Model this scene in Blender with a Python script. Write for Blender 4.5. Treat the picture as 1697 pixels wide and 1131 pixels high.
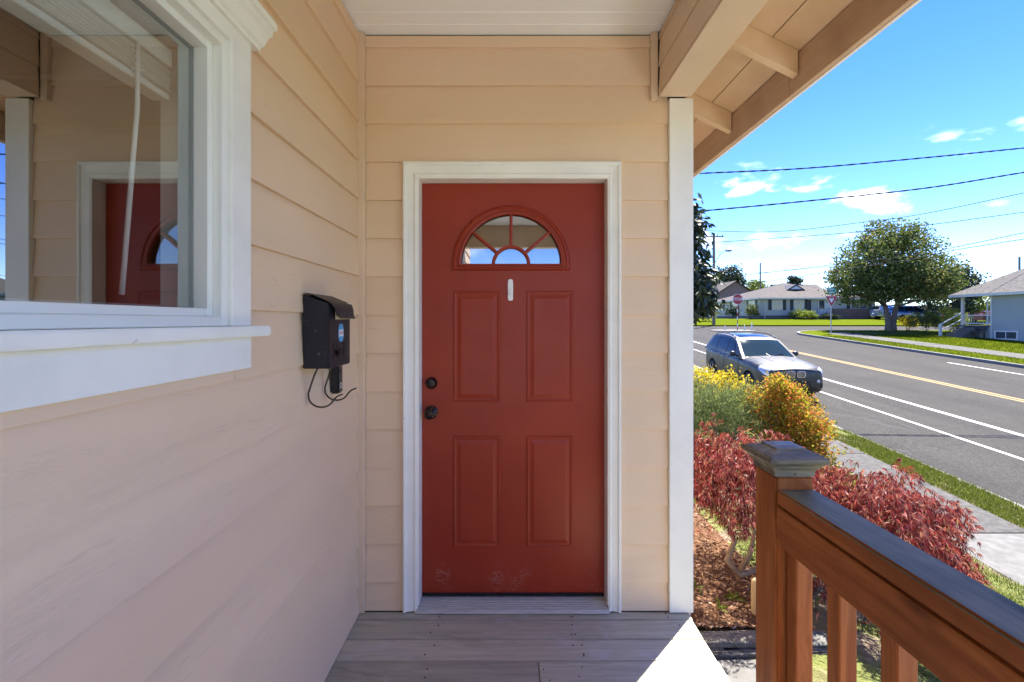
import bpy, bmesh, math, random
import numpy as np
from mathutils import Vector, Matrix

random.seed(7)
R = math.radians
SC = bpy.context.scene
COL = SC.collection
for o in list(bpy.data.objects):
    bpy.data.objects.remove(o)

# ------------------------------------------------------------------ camera
EYE = 1.457                      # eye height above the porch deck (deck top is z = 0)
FPX = 770.0                      # focal length in pixels of the 1697 px wide photograph
cam_d = bpy.data.cameras.new('camera')
cam = bpy.data.objects.new('camera', cam_d)
COL.objects.link(cam)
cam.location = (0, 0, EYE)
cam.rotation_euler = (R(90), 0, 0)
cam_d.sensor_width = 36
cam_d.lens = 36 * FPX / 1697
cam_d.shift_x = 0.0015
cam_d.shift_y = -0.0197
cam_d.clip_start = 0.05
cam_d.clip_end = 3000
SC.camera = cam

# ------------------------------------------------------------------ sky, sun, exposure
SUN_AZ, SUN_EL = R(42), R(60)    # azimuth measured from +Y towards +X
world = bpy.data.worlds.new('World')
SC.world = world
world.use_nodes = True
wt = world.node_tree
wt.nodes.clear()
def wn(t, **kw):
    n = wt.nodes.new(t)
    for k, v in kw.items():
        setattr(n, k, v)
    return n
sky = wn('ShaderNodeTexSky', sky_type='NISHITA', sun_disc=False)
sky.sun_elevation = SUN_EL
sky.sun_rotation = SUN_AZ
sky.altitude = 50
sky.air_density = 0.75
sky.dust_density = 0.0
sky.ozone_density = 3.0
tc = wn('ShaderNodeTexCoord')
sep = wn('ShaderNodeSeparateXYZ')
wt.links.new(tc.outputs['Generated'], sep.inputs[0])
# small fair-weather clouds in a belt low over the horizon, all round
mapn = wn('ShaderNodeMapping')
mapn.inputs['Scale'].default_value = (1.0, 1.0, 2.4)
mapn.inputs['Location'].default_value = (0.35, 0.0, 0.62)
wt.links.new(tc.outputs['Generated'], mapn.inputs[0])
cn = wn('ShaderNodeTexNoise')
cn.inputs['Scale'].default_value = 7.5
cn.inputs['Detail'].default_value = 7.0
cn.inputs['Roughness'].default_value = 0.52
wt.links.new(mapn.outputs[0], cn.inputs['Vector'])
cr = wn('ShaderNodeMapRange', interpolation_type='SMOOTHSTEP')
cr.inputs['From Min'].default_value = 0.555
cr.inputs['From Max'].default_value = 0.74
wt.links.new(cn.outputs[0], cr.inputs['Value'])
b1 = wn('ShaderNodeMapRange', interpolation_type='SMOOTHSTEP')
b1.inputs['From Min'].default_value = 0.12
b1.inputs['From Max'].default_value = 0.19
wt.links.new(sep.outputs[2], b1.inputs['Value'])
b2 = wn('ShaderNodeMapRange', interpolation_type='SMOOTHSTEP')
b2.inputs['From Min'].default_value = 0.33
b2.inputs['From Max'].default_value = 0.24
wt.links.new(sep.outputs[2], b2.inputs['Value'])
m1 = wn('ShaderNodeMath', operation='MULTIPLY')
m2 = wn('ShaderNodeMath', operation='MULTIPLY')
wt.links.new(b1.outputs[0], m1.inputs[0]); wt.links.new(b2.outputs[0], m1.inputs[1])
wt.links.new(m1.outputs[0], m2.inputs[0]); wt.links.new(cr.outputs[0], m2.inputs[1])
hs = wn('ShaderNodeHueSaturation')
hs.inputs['Hue'].default_value = 0.522
hs.inputs['Saturation'].default_value = 1.30
hs.inputs['Value'].default_value = 1.0
wt.links.new(sky.outputs[0], hs.inputs['Color'])
mixc = wn('ShaderNodeMix', data_type='RGBA')
wt.links.new(m2.outputs[0], mixc.inputs['Factor'])
wt.links.new(hs.outputs[0], mixc.inputs[6])
mixc.inputs[7].default_value = (9.5, 9.6, 9.9, 1)
bg = wn('ShaderNodeBackground')
bg.inputs['Strength'].default_value = 0.108
wt.links.new(mixc.outputs[2], bg.inputs['Color'])
wo = wn('ShaderNodeOutputWorld')
wt.links.new(bg.outputs[0], wo.inputs['Surface'])

sun_d = bpy.data.lights.new('sun', 'SUN')
sun_d.energy = 5.0
sun_d.angle = R(0.55)
sun_d.color = (1.0, 0.95, 0.87)
sun = bpy.data.objects.new('sun', sun_d)
COL.objects.link(sun)
sdir = Vector((math.sin(SUN_AZ) * math.cos(SUN_EL), math.cos(SUN_AZ) * math.cos(SUN_EL), math.sin(SUN_EL)))
sun.rotation_euler = sdir.to_track_quat('Z', 'Y').to_euler()
sun.location = sdir * 40

vs = SC.view_settings
vs.view_transform = 'Standard'
vs.look = 'None'
vs.gamma = 1
vs.exposure = 2.1
vs.use_curve_mapping = False
SC.cycles.max_bounces = 10
SC.cycles.diffuse_bounces = 5
SC.cycles.glossy_bounces = 4
SC.cycles.transparent_max_bounces = 8
SC.cycles.caustics_reflective = False
SC.cycles.caustics_refractive = False

# ------------------------------------------------------------------ helpers
WORLD_M = {}
def thing(name, label, cat, loc=(0, 0, 0), group=None):
    o = bpy.data.objects.new(name, None)
    o.empty_display_size = 0.1
    COL.objects.link(o)
    o.location = loc
    o['label'] = label
    o['category'] = cat
    if group:
        o['group'] = group
    WORLD_M[o] = Matrix.Translation(Vector(loc))
    return o
def tag(o, label=None, cat=None, group=None, kind=None):
    if label: o['label'] = label
    if cat: o['category'] = cat
    if group: o['group'] = group
    if kind: o['kind'] = kind
    return o
def link(name, me, parent=None, loc=(0, 0, 0), rot=(0, 0, 0), scale=(1, 1, 1)):
    """mesh object given in world coordinates, kept there when parented"""
    o = bpy.data.objects.new(name, me)
    COL.objects.link(o)
    o.location = loc
    o.rotation_euler = rot
    o.scale = scale
    if parent is not None:
        o.parent = parent
        o.matrix_parent_inverse = WORLD_M[parent].inverted()
    WORLD_M[o] = Matrix.LocRotScale(Vector(loc), o.rotation_euler, Vector(scale))
    return o
def empty_part(name, parent):
    return link(name, None, parent)
def copy_tree(src, parent=None):
    c = src.copy()
    COL.objects.link(c)
    c.parent = parent
    WORLD_M[c] = WORLD_M[src]
    for ch in list(src.children):
        copy_tree(ch, c)
    return c

class MB:
    def __init__(s):
        s.v = []; s.f = []
    def add(s, vs_, fs):
        b = len(s.v)
        s.v += [tuple(p) for p in vs_]
        s.f += [tuple(i + b for i in f) for f in fs]
        return s
    def box(s, x0, x1, y0, y1, z0, z1):
        x0, x1 = min(x0, x1), max(x0, x1); y0, y1 = min(y0, y1), max(y0, y1); z0, z1 = min(z0, z1), max(z0, z1)
        return s.add([(x0, y0, z0), (x1, y0, z0), (x1, y1, z0), (x0, y1, z0), (x0, y0, z1), (x1, y0, z1), (x1, y1, z1), (x0, y1, z1)],
                     [(0, 3, 2, 1), (4, 5, 6, 7), (0, 1, 5, 4), (1, 2, 6, 5), (2, 3, 7, 6), (3, 0, 4, 7)])
    def prism(s, poly, axis, a0, a1):
        """poly: 2-D points; axis x -> (y,z), y -> (x,z), z -> (x,y)"""
        n = len(poly)
        def P(p, a):
            return {'x': (a, p[0], p[1]), 'y': (p[0], a, p[1]), 'z': (p[0], p[1], a)}[axis]
        vs_ = [P(p, a0) for p in poly] + [P(p, a1) for p in poly]
        fs = [tuple(range(n - 1, -1, -1)), tuple(range(n, 2 * n))]
        for i in range(n):
            j = (i + 1) % n
            fs.append((i, j, n + j, n + i))
        return s.add(vs_, fs)
    def tube(s, pts, rad, n=6, cap=True):
        pts = [Vector(p) for p in pts]
        m = len(pts)
        if not hasattr(rad, '__len__'):
            rad = [rad] * m
        prev = None
        rings = []
        for i, p in enumerate(pts):
            d = (pts[min(i + 1, m - 1)] - pts[max(i - 1, 0)])
            d = d.normalized() if d.length > 1e-9 else Vector((0, 0, 1))
            if prev is None:
                up = Vector((0, 0, 1)) if abs(d.z) < 0.9 else Vector((1, 0, 0))
                a = d.cross(up).normalized()
            else:
                a = (prev - d * prev.dot(d))
                a = a.normalized() if a.length > 1e-6 else d.orthogonal().normalized()
            prev = a
            b = d.cross(a)
            rings.append([p + (a * math.cos(2 * math.pi * k / n) + b * math.sin(2 * math.pi * k / n)) * rad[i] for k in range(n)])
        vs_ = [q for r_ in rings for q in r_]
        fs = []
        for i in range(m - 1):
            for k in range(n):
                k2 = (k + 1) % n
                fs.append((i * n + k, i * n + k2, (i + 1) * n + k2, (i + 1) * n + k))
        if cap:
            fs.append(tuple(range(n - 1, -1, -1)))
            fs.append(tuple((m - 1) * n + k for k in range(n)))
        return s.add(vs_, fs)
    def lathe(s, prof, n=20, origin=(0, 0, 0), axis='z'):
        vs_ = []
        for (r_, h) in prof:
            for k in range(n):
                a = 2 * math.pi * k / n
                c, t = r_ * math.cos(a), r_ * math.sin(a)
                p = {'z': (c, t, h), 'y': (c, h, t), 'x': (h, c, t)}[axis]
                vs_.append((p[0] + origin[0], p[1] + origin[1], p[2] + origin[2]))
        fs = []
        m = len(prof)
        for i in range(m - 1):
            for k in range(n):
                k2 = (k + 1) % n
                fs.append((i * n + k, i * n + k2, (i + 1) * n + k2, (i + 1) * n + k))
        fs.append(tuple(range(n - 1, -1, -1)))
        fs.append(tuple((m - 1) * n + k for k in range(n)))
        return s.add(vs_, fs)
    def mesh(s, name, mat, bevel=0.0, seg=1, smooth=False, fix=True):
        me = bpy.data.meshes.new(name)
        me.from_pydata(s.v, [], s.f)
        if fix or bevel:
            bm = bmesh.new()
            bm.from_mesh(me)
            if bevel:
                es = [e for e in bm.edges if len(e.link_faces) == 2 and e.calc_face_angle(0) > 0.35]
                bmesh.ops.bevel(bm, geom=es, offset=bevel, segments=seg, affect='EDGES', clamp_overlap=True)
            bmesh.ops.recalc_face_normals(bm, faces=bm.faces)
            bm.to_mesh(me)
            bm.free()
        if mat is not None:
            for m_ in (mat if isinstance(mat, (list, tuple)) else [mat]):
                me.materials.append(m_)
        if smooth:
            me.shade_smooth()
            if smooth == 'auto':
                me.set_sharp_from_angle(angle=R(38))
        return me
    def build(s, name, mat, parent=None, bevel=0.0, seg=1, smooth=False, loc=(0, 0, 0), rot=(0, 0, 0), fix=True):
        return link(name, s.mesh(name, mat, bevel, seg, smooth, fix), parent, loc, rot)
def box_obj(name, mat, parent, x0, x1, y0, y1, z0, z1, bevel=0.0, seg=1):
    """box whose origin is its own centre, so object texture coordinates follow the piece"""
    cx, cy, cz = (x0 + x1) / 2, (y0 + y1) / 2, (z0 + z1) / 2
    return MB().box(x0 - cx, x1 - cx, y0 - cy, y1 - cy, z0 - cz, z1 - cz).build(name, mat, parent, bevel, seg, loc=(cx, cy, cz))
def fast_mesh(name, verts, nper, mat):
    """verts: (N*nper,3) array, polygons of nper consecutive vertices"""
    me = bpy.data.meshes.new(name)
    nv = len(verts)
    me.vertices.add(nv)
    me.vertices.foreach_set('co', np.asarray(verts, dtype=np.float32).ravel())
    npoly = nv // nper
    me.loops.add(nv)
    me.loops.foreach_set('vertex_index', np.arange(nv, dtype=np.int32))
    me.polygons.add(npoly)
    me.polygons.foreach_set('loop_start', np.arange(0, nv, nper, dtype=np.int32))
    try:
        me.polygons.foreach_set('loop_total', np.full(npoly, nper, dtype=np.int32))
    except Exception:
        pass
    me.update(calc_edges=True)
    if mat is not None:
        me.materials.append(mat)
    return me
def text_mesh(body, size, mat, name, depth=0.002, font_scale=1.0):
    cu = bpy.data.curves.new(name, 'FONT')
    cu.body = body
    cu.size = size
    cu.extrude = depth
    cu.align_x = 'CENTER'
    cu.align_y = 'CENTER'
    cu.offset = 0.012 * size
    cu.resolution_u = 3
    to = bpy.data.objects.new(name, cu)
    COL.objects.link(to)
    bpy.context.view_layer.update()
    me = bpy.data.meshes.new_from_object(to.evaluated_get(bpy.context.evaluated_depsgraph_get()))
    bpy.data.objects.remove(to)
    me.materials.clear()
    me.materials.append(mat)
    return me

# ------------------------------------------------------------------ materials
class G:
    def __init__(s, name):
        s.m = bpy.data.materials.new(name)
        s.m.use_nodes = True
        s.t = s.m.node_tree
        s.t.nodes.clear()
        s.out = s.t.nodes.new('ShaderNodeOutputMaterial')
    def n(s, typ, ins=None, **kw):
        nd = s.t.nodes.new(typ)
        for k, v in kw.items():
            setattr(nd, k, v)
        for k, v in (ins or {}).items():
            i = nd.inputs[k]
            if isinstance(v, bpy.types.NodeSocket):
                s.t.links.new(v, i)
            else:
                i.default_value = v
        return nd
    def ramp(s, fac, stops, interp='LINEAR'):
        nd = s.t.nodes.new('ShaderNodeValToRGB')
        nd.color_ramp.interpolation = interp
        e = nd.color_ramp.elements
        while len(e) < len(stops):
            e.new(0.5)
        for el, (p, c) in zip(e, stops):
            el.position = p
            el.color = (*c, 1) if len(c) == 3 else c
        s.t.links.new(fac, nd.inputs[0])
        return nd.outputs[0]
    def mix(s, a, b, fac, blend='MIX'):
        nd = s.t.nodes.new('ShaderNodeMix')
        nd.data_type = 'RGBA'
        nd.blend_type = blend
        for sock, v in ((nd.inputs[0], fac), (nd.inputs[6], a), (nd.inputs[7], b)):
            if isinstance(v, bpy.types.NodeSocket):
                s.t.links.new(v, sock)
            elif isinstance(v, (int, float)):
                sock.default_value = v
            else:
                sock.default_value = (*v, 1) if len(v) == 3 else v
        return nd.outputs[2]
    def coords(s, kind='Object', scale=(1, 1, 1), rnd=True):
        tcn = s.n('ShaderNodeTexCoord')
        v = tcn.outputs[kind]
        if rnd:
            oi = s.n('ShaderNodeObjectInfo')
            ml = s.n('ShaderNodeVectorMath', {0: oi.outputs['Random'], 1: (37.0, 21.0, 53.0)}, operation='MULTIPLY')
            ad = s.n('ShaderNodeVectorMath', {0: v, 1: ml.outputs[0]}, operation='ADD')
            v = ad.outputs[0]
        mp = s.n('ShaderNodeMapping', {'Vector': v, 'Scale': scale})
        return mp.outputs[0]
    def noise(s, vec, scale, detail=4, rough=0.55, dist=0.0):
        return s.n('ShaderNodeTexNoise', {'Vector': vec, 'Scale': scale, 'Detail': detail, 'Roughness': rough, 'Distortion': dist}).outputs[0]
    def math(s, op, a, b=0.0, clamp=False):
        nd = s.n('ShaderNodeMath', operation=op)
        nd.use_clamp = clamp
        for i, v in enumerate((a, b)):
            if isinstance(v, bpy.types.NodeSocket):
                s.t.links.new(v, nd.inputs[i])
            else:
                nd.inputs[i].default_value = v
        return nd.outputs[0]
    def step(s, v, a, b):
        return s.n('ShaderNodeMapRange', {'Value': v, 'From Min': a, 'From Max': b}, interpolation_type='SMOOTHSTEP').outputs[0]
    def bump(s, h, strength, dist=0.01, normal=None):
        ins = {'Height': h, 'Strength': strength, 'Distance': dist}
        if normal is not None:
            ins['Normal'] = normal
        return s.n('ShaderNodeBump', ins).outputs[0]
    def bsdf(s, col, rough=0.6, normal=None, metallic=0.0, spec=0.5, coat=0.0, **extra):
        ins = {'Roughness': rough, 'Metallic': metallic, 'Specular IOR Level': spec, 'Coat Weight': coat}
        nd = s.n('ShaderNodeBsdfPrincipled')
        for k, v in list(ins.items()) + [('Base Color', col)] + list(extra.items()):
            if isinstance(v, bpy.types.NodeSocket):
                s.t.links.new(v, nd.inputs[k])
            elif k == 'Base Color':
                nd.inputs[k].default_value = (*v, 1) if len(v) == 3 else v
            else:
                nd.inputs[k].default_value = v
        if normal is not None:
            s.t.links.new(normal, nd.inputs['Normal'])
        return nd.outputs[0]
    def done(s, sh):
        s.t.links.new(sh, s.out.inputs['Surface'])
        return s.m
def darker(c, k):
    return tuple(x * k for x in c)
def pmat(name, col, rough=0.6, var=0.12, vscale=4.0, stretch=(1, 1, 1), bump=0.0, bscale=40.0, col2=None, metallic=0.0, spec=0.5, coat=0.0, kind='Object', detail=5, bdist=0.004):
    g = G(name)
    v = g.coords(kind, stretch)
    a = g.noise(v, vscale, detail)
    c = g.ramp(a, [(0.3, darker(col, 1 - var) if col2 is None else col2), (0.7, col)])
    nrm = None
    if bump:
        nrm = g.bump(g.noise(v, bscale, 4), bump, bdist)
    r_ = g.ramp(g.noise(v, vscale * 2.3, 3), [(0.3, (rough * 0.85,) * 3), (0.7, (min(1, rough * 1.12),) * 3)])
    return g.done(g.bsdf(c, r_, nrm, metallic, spec, coat))
def leaf_mat(name, stops, rough=0.5, transl=0.35, spec=0.4):
    g = G(name)
    geo = g.n('ShaderNodeNewGeometry')
    c = g.ramp(geo.outputs['Random Per Island'], stops)
    p = g.bsdf(c, rough, None, 0, spec)
    bright = g.mix(c, (1.0, 1.0, 0.75), 1.0, 'MULTIPLY')
    t = g.n('ShaderNodeBsdfTranslucent', {'Color': bright}).outputs[0]
    mx = g.n('ShaderNodeMixShader', {0: transl, 1: p, 2: t})
    return g.done(mx.outputs[0])

def siding_mat():
    g = G('painted_fibre_cement_siding')
    v = g.coords('Object', (1, 1, 1))
    st = g.n('ShaderNodeMapping', {'Vector': v, 'Scale': (1.5, 46, 46)}).outputs[0]
    warp = g.noise(g.n('ShaderNodeMapping', {'Vector': v, 'Scale': (1.3, 8, 8)}).outputs[0], 1.6, 2)
    vv = g.n('ShaderNodeVectorMath', {0: st, 1: g.n('ShaderNodeVectorMath', {0: warp, 1: (0.0, 9.0, 9.0)}, operation='MULTIPLY').outputs[0]}, operation='ADD').outputs[0]
    grain = g.noise(vv, 2.0, 4, 0.55)
    lines = g.math('ABSOLUTE', g.math('SUBTRACT', g.math('FRACT', g.math('MULTIPLY', grain, 6.0)), 0.5))
    fade = g.step(g.noise(g.n('ShaderNodeMapping', {'Vector': v, 'Scale': (0.9, 9, 9)}).outputs[0], 1.0, 2), 0.42, 0.62)
    h = g.math('MULTIPLY', lines, fade)
    fine = g.noise(st, 14, 3)
    nrm = g.bump(h, 0.36, 0.004, g.bump(fine, 0.22, 0.002))
    blot = g.noise(v, 1.7, 4)
    c = g.ramp(blot, [(0.28, (0.765, 0.565, 0.378)), (0.72, (0.805, 0.602, 0.412))])
    scuff = g.math('MULTIPLY', g.step(g.noise(g.n('ShaderNodeMapping', {'Vector': v, 'Scale': (5, 60, 60)}).outputs[0], 2.0, 3), 0.62, 0.74), g.step(g.noise(v, 1.9, 2), 0.54, 0.66))
    c = g.mix(c, (0.20, 0.15, 0.11), g.math('MULTIPLY', scuff, 0.25))
    return g.done(g.bsdf(c, 0.55, nrm, 0, 0.35))
def white_paint(name, col=(0.88, 0.87, 0.80), grain=(3, 60, 60), dirt=0.12, rough=0.45):
    g = G(name)
    v = g.coords('Object')
    gr = g.noise(g.n('ShaderNodeMapping', {'Vector': v, 'Scale': grain}).outputs[0], 1.5, 4)
    sm = g.noise(v, 5, 5)
    c = g.ramp(sm, [(0.25, darker(col, 1 - dirt)), (0.6, col)])
    chips = g.step(g.noise(v, 42, 3), 0.72, 0.76)
    c = g.mix(c, (0.45, 0.42, 0.38), g.math('MULTIPLY', chips, 0.5))
    return g.done(g.bsdf(c, rough, g.bump(gr, 0.18, 0.002), 0, 0.4))
def wood_mat(name, c1, c2, axis=0, rough=0.5, worn=None, scale=1.0, knots=True, bump=0.25, spec=0.4):
    """long grain along local axis"""
    g = G(name)
    v = g.coords('Object')
    sc = [34 * scale] * 3
    sc[axis] = 1.6 * scale
    wv = [7 * scale] * 3
    wv[axis] = 1.4 * scale
    warp = g.noise(g.n('ShaderNodeMapping', {'Vector': v, 'Scale': tuple(wv)}).outputs[0], 1.3, 2)
    w2 = g.n('ShaderNodeVectorMath', {0: warp, 1: (4.5, 4.5, 4.5)}, operation='MULTIPLY').outputs[0]
    st = g.n('ShaderNodeVectorMath', {0: g.n('ShaderNodeMapping', {'Vector': v, 'Scale': tuple(sc)}).outputs[0], 1: w2}, operation='ADD').outputs[0]
    gr = g.noise(st, 1.3, 5, 0.62)
    c = g.ramp(gr, [(0.30, c1), (0.68, c2)])
    blot = g.noise(v, 3.1, 4)
    c = g.mix(c, darker(c1, 0.75), g.math('MULTIPLY', g.step(blot, 0.50, 0.72), 0.55))
    if knots:
        kv = [9.0] * 3
        kv[axis] = 3.2
        vo = g.n('ShaderNodeTexVoronoi', {'Vector': g.n('ShaderNodeMapping', {'Vector': v, 'Scale': tuple(kv)}).outputs[0], 'Scale': 1.0, 'Randomness': 1.0}).outputs['Distance']
        k = g.step(vo, 0.20, 0.06)
        c = g.mix(c, darker(c1, 0.28), g.math('MULTIPLY', k, 0.85))
    if worn is not None:
        wn_ = g.step(g.noise(g.n('ShaderNodeMapping', {'Vector': v, 'Scale': (1.5, 4, 4)}).outputs[0], 2.6, 5), 0.52, 0.68)
        c = g.mix(c, worn, g.math('MULTIPLY', wn_, 0.55))
    return g.done(g.bsdf(c, rough, g.bump(gr, bump, 0.003), 0, spec))
def glass_mat(name, f0=0.16, tint=(0.86, 0.93, 0.92)):
    """flat pane: Schlick reflection over clear transmission, the same from both sides"""
    g = G(name)
    geo = g.n('ShaderNodeNewGeometry')
    d = g.n('ShaderNodeVectorMath', {0: geo.outputs['Normal'], 1: geo.outputs['Incoming']}, operation='DOT_PRODUCT').outputs['Value']
    k = g.math('POWER', g.math('SUBTRACT', 1.0, g.math('ABSOLUTE', d)), 5.0)
    fr = g.math('ADD', g.math('MULTIPLY', k, 1.0 - f0), f0)
    tr = g.n('ShaderNodeBsdfTransparent', {'Color': (*tint, 1)}).outputs[0]
    gl = g.n('ShaderNodeBsdfGlossy', {'Color': (0.95, 0.97, 1.0, 1), 'Roughness': 0.0}).outputs[0]
    return g.done(g.n('ShaderNodeMixShader', {0: fr, 1: tr, 2: gl}).outputs[0])

M = {}
M['siding'] = siding_mat()
M['tan_trim'] = pmat('tan_trim_paint', (0.76, 0.58, 0.41), 0.5, 0.08, 3, bump=0.1, bscale=60)
M['tan_dirty'] = pmat('weathered_tan_paint', (0.81, 0.61, 0.41), 0.6, 0.22, 6, bump=0.25, bscale=30, col2=(0.70, 0.50, 0.28))
M['fascia'] = wood_mat('fascia_board_paint', (0.52, 0.36, 0.235), (0.62, 0.44, 0.30), axis=1, rough=0.6, knots=False, bump=0.1)
M['white'] = white_paint('white_trim_paint')
M['white_v'] = white_paint('white_trim_paint_upright', grain=(60, 60, 3), dirt=0.10)
M['white_y'] = white_paint('white_trim_paint_long', grain=(60, 3, 60), dirt=0.10)
M['vinyl'] = pmat('white_vinyl', (0.86, 0.855, 0.79), 0.35, 0.04, 3)
M['ceiling'] = pmat('white_soffit_paint', (0.89, 0.90, 0.91), 0.5, 0.04, 2)
M['backing'] = pmat('sheathing_backing', (0.10, 0.08, 0.06), 0.9)
def door_paint():
    g = G('red_door_paint')
    v = g.coords('Object', rnd=False)
    blot = g.noise(v, 2.4, 4)
    c = g.ramp(blot, [(0.3, (0.265, 0.029, 0.012)), (0.7, (0.325, 0.039, 0.015))])
    z = g.n('ShaderNodeSeparateXYZ', {0: v}).outputs[2]
    low = g.step(z, 0.42, 0.10)
    sc = g.noise(g.n('ShaderNodeMapping', {'Vector': v, 'Scale': (2.0, 2.0, 9.0)}).outputs[0], 7.0, 4, 0.6, 1.5)
    thin = g.step(g.math('ABSOLUTE', g.math('SUBTRACT', sc, 0.5)), 0.010, 0.0)
    patch = g.step(g.noise(v, 5.0, 3), 0.54, 0.66)
    c = g.mix(c, (0.55, 0.42, 0.38), g.math('MULTIPLY', g.math('MULTIPLY', thin, low), g.math('MULTIPLY', patch, 1.0)))
    return g.done(g.bsdf(c, g.ramp(g.noise(v, 9, 4), [(0.3, (0.33,) * 3), (0.7, (0.45,) * 3)]), g.bump(g.noise(g.n('ShaderNodeMapping', {'Vector': v, 'Scale': (70, 70, 3)}).outputs[0], 1.5, 3), 0.14, 0.002), 0, 0.3))
M['door'] = door_paint()
M['bronze'] = pmat('oil_rubbed_bronze', (0.045, 0.032, 0.028), 0.28, 0.4, 60, metallic=0.8)
M['glass'] = glass_mat('window_glass', 0.30)
M['fan_glass'] = glass_mat('fanlight_glass', 0.38)
M['deck'] = None
def deck_mat():
    g = G('weathered_deck_board')
    v = g.coords('Object')
    st = g.n('ShaderNodeMapping', {'Vector': v, 'Scale': (1.4, 30, 30)}).outputs[0]
    warp = g.noise(g.n('ShaderNodeMapping', {'Vector': v, 'Scale': (1.4, 6, 6)}).outputs[0], 1.2, 2)
    vv = g.n('ShaderNodeVectorMath', {0: st, 1: g.n('ShaderNodeVectorMath', {0: warp, 1: (5.0, 5.0, 5.0)}, operation='MULTIPLY').outputs[0]}, operation='ADD').outputs[0]
    gr = g.noise(vv, 1.4, 5, 0.6)
    c = g.ramp(gr, [(0.30, (0.400, 0.385, 0.280)), (0.7, (0.590, 0.570, 0.440))])
    oi = g.n('ShaderNodeObjectInfo').outputs['Random']
    c = g.mix(c, g.ramp(oi, [(0, (0.78, 0.77, 0.76)), (1, (1.05, 1.03, 1.02))]), 1.0, 'MULTIPLY')
    w = g.n('ShaderNodeTexCoord')
    pos = g.n('ShaderNodeNewGeometry').outputs['Position']
    pn = g.noise(pos, 5.5, 6, 0.62)
    band = g.noise(g.n('ShaderNodeMapping', {'Vector': pos, 'Scale': (1.0, 1.6, 1.0)}).outputs[0], 1.7, 2)
    stain = g.math('MULTIPLY', g.step(pn, 0.50, 0.66), g.step(band, 0.44, 0.62))
    c = g.mix(c, (0.58, 0.56, 0.54), g.math('MULTIPLY', stain, 0.6))
    return g.done(g.bsdf(c, 0.7, g.bump(gr, 0.35, 0.003), 0, 0.3))
M['deck'] = deck_mat()
M['cedar_y'] = wood_mat('stained_cedar_rail', (0.240, 0.068, 0.018), (0.470, 0.160, 0.046), axis=1, rough=0.5, spec=0.25)
M['cedar_z'] = wood_mat('stained_cedar_upright', (0.270, 0.078, 0.020), (0.520, 0.185, 0.055), axis=2, rough=0.5, spec=0.25)
M['rail_top'] = wood_mat('weathered_sheen_rail_top', (0.125, 0.125, 0.070), (0.290, 0.280, 0.175), axis=1, rough=0.55, bump=0.4, spec=0.2)  # grey of weathering, with the sky's reflection also put into the colour
M['cap'] = wood_mat('weathered_post_cap', (0.085, 0.075, 0.050), (0.300, 0.270, 0.190), axis=0, rough=0.5, scale=1.3, knots=False, spec=0.35)
M['black_metal'] = pmat('black_powder_coat', (0.010, 0.011, 0.016), 0.42, 0.3, 8, bump=0.12, bscale=160)
def mailbox_mat():
    g = G('dusty_black_enamel')
    v = g.coords('Object')
    d = g.step(g.noise(v, 75, 2), 0.70, 0.76)
    d2 = g.step(g.noise(v, 6, 3), 0.45, 0.7)
    c = g.mix((0.009, 0.010, 0.016), (0.22, 0.22, 0.26), g.math('MULTIPLY', g.math('MULTIPLY', d, d2), 0.7))
    return g.done(g.bsdf(c, 0.45, g.bump(g.noise(v, 90, 3), 0.1, 0.002), 0, 0.4))
M['mailbox'] = mailbox_mat()
M['paper'] = pmat('paper', (0.74, 0.69, 0.58), 0.8, 0.05)
M['sticker_blue'] = pmat('sticker_blue', (0.06, 0.36, 0.66), 0.4, 0.05)
M['sticker_white'] = pmat('sticker_white', (0.72, 0.76, 0.80), 0.4, 0.05)
M['sticker_pink'] = pmat('sticker_red_print', (0.62, 0.35, 0.36), 0.4, 0.05)
M['iron'] = pmat('brown_iron_rod', (0.075, 0.050, 0.032), 0.5, 0.3, 40, metallic=0.3)
M['black_plastic'] = pmat('black_plastic', (0.012, 0.013, 0.017), 0.3, 0.2)
M['plastic_white'] = pmat('white_plastic', (0.82, 0.81, 0.78), 0.3, 0.03)
M['blind'] = pmat('blind_slat', (0.74, 0.74, 0.70), 0.5, 0.05)
M['room'] = pmat('room_wall', (0.36, 0.38, 0.33), 0.8, 0.05)
M['concrete'] = pmat('concrete', (0.11, 0.105, 0.096), 0.85, 0.25, 7, bump=0.4, bscale=90)
M['concrete_pale'] = pmat('pale_concrete', (0.105, 0.102, 0.094), 0.85, 0.15, 5, bump=0.3, bscale=90)
M['concrete_bounce'] = pmat('bounce_concrete', (0.57, 0.57, 0.56), 0.85, 0.1, 3, bump=0.3, bscale=90)  # bright reflector surface for the added slab that fills the porch
M['threshold'] = pmat('weathered_threshold', (0.62, 0.60, 0.56), 0.6, 0.3, 14, stretch=(1, 8, 8), bump=0.2, bscale=30)
M['spacer'] = pmat('glazing_spacer', (0.16, 0.17, 0.17), 0.5, 0.1)
M['concrete_old'] = pmat('old_concrete', (0.055, 0.052, 0.046), 0.9, 0.30, 6, bump=0.5, bscale=110)
# ------------------------------------------------------------------ terrain functions
AZ = 0.048                       # the street runs 2.7 degrees to the right of the porch axis and climbs 5.5 %
def P(Y):
    return -1.543 + 0.0545 * max(-40.0, min(Y, 58.0))
def upos(u, Y):
    return u + AZ * Y
WALK0, WALK1, KERB0, KERB1 = 4.85, 6.06, 6.78, 20.2
def zyard(X, Y):
    u = X - AZ * Y
    top = P(Y) + 0.12
    L = -0.335 + 0.010 * (Y - 2.5)
    t = max(0.0, min(1.0, (WALK0 - u) / 3.2))
    s = 0.35 * t + 0.65 * t * t * (3 - 2 * t)
    return top + (max(L, top) - top) * s
def at(px, py, Y):
    return Vector(((px - 846) / FPX * Y, Y, EYE - (py - 532) / FPX * Y))

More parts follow.
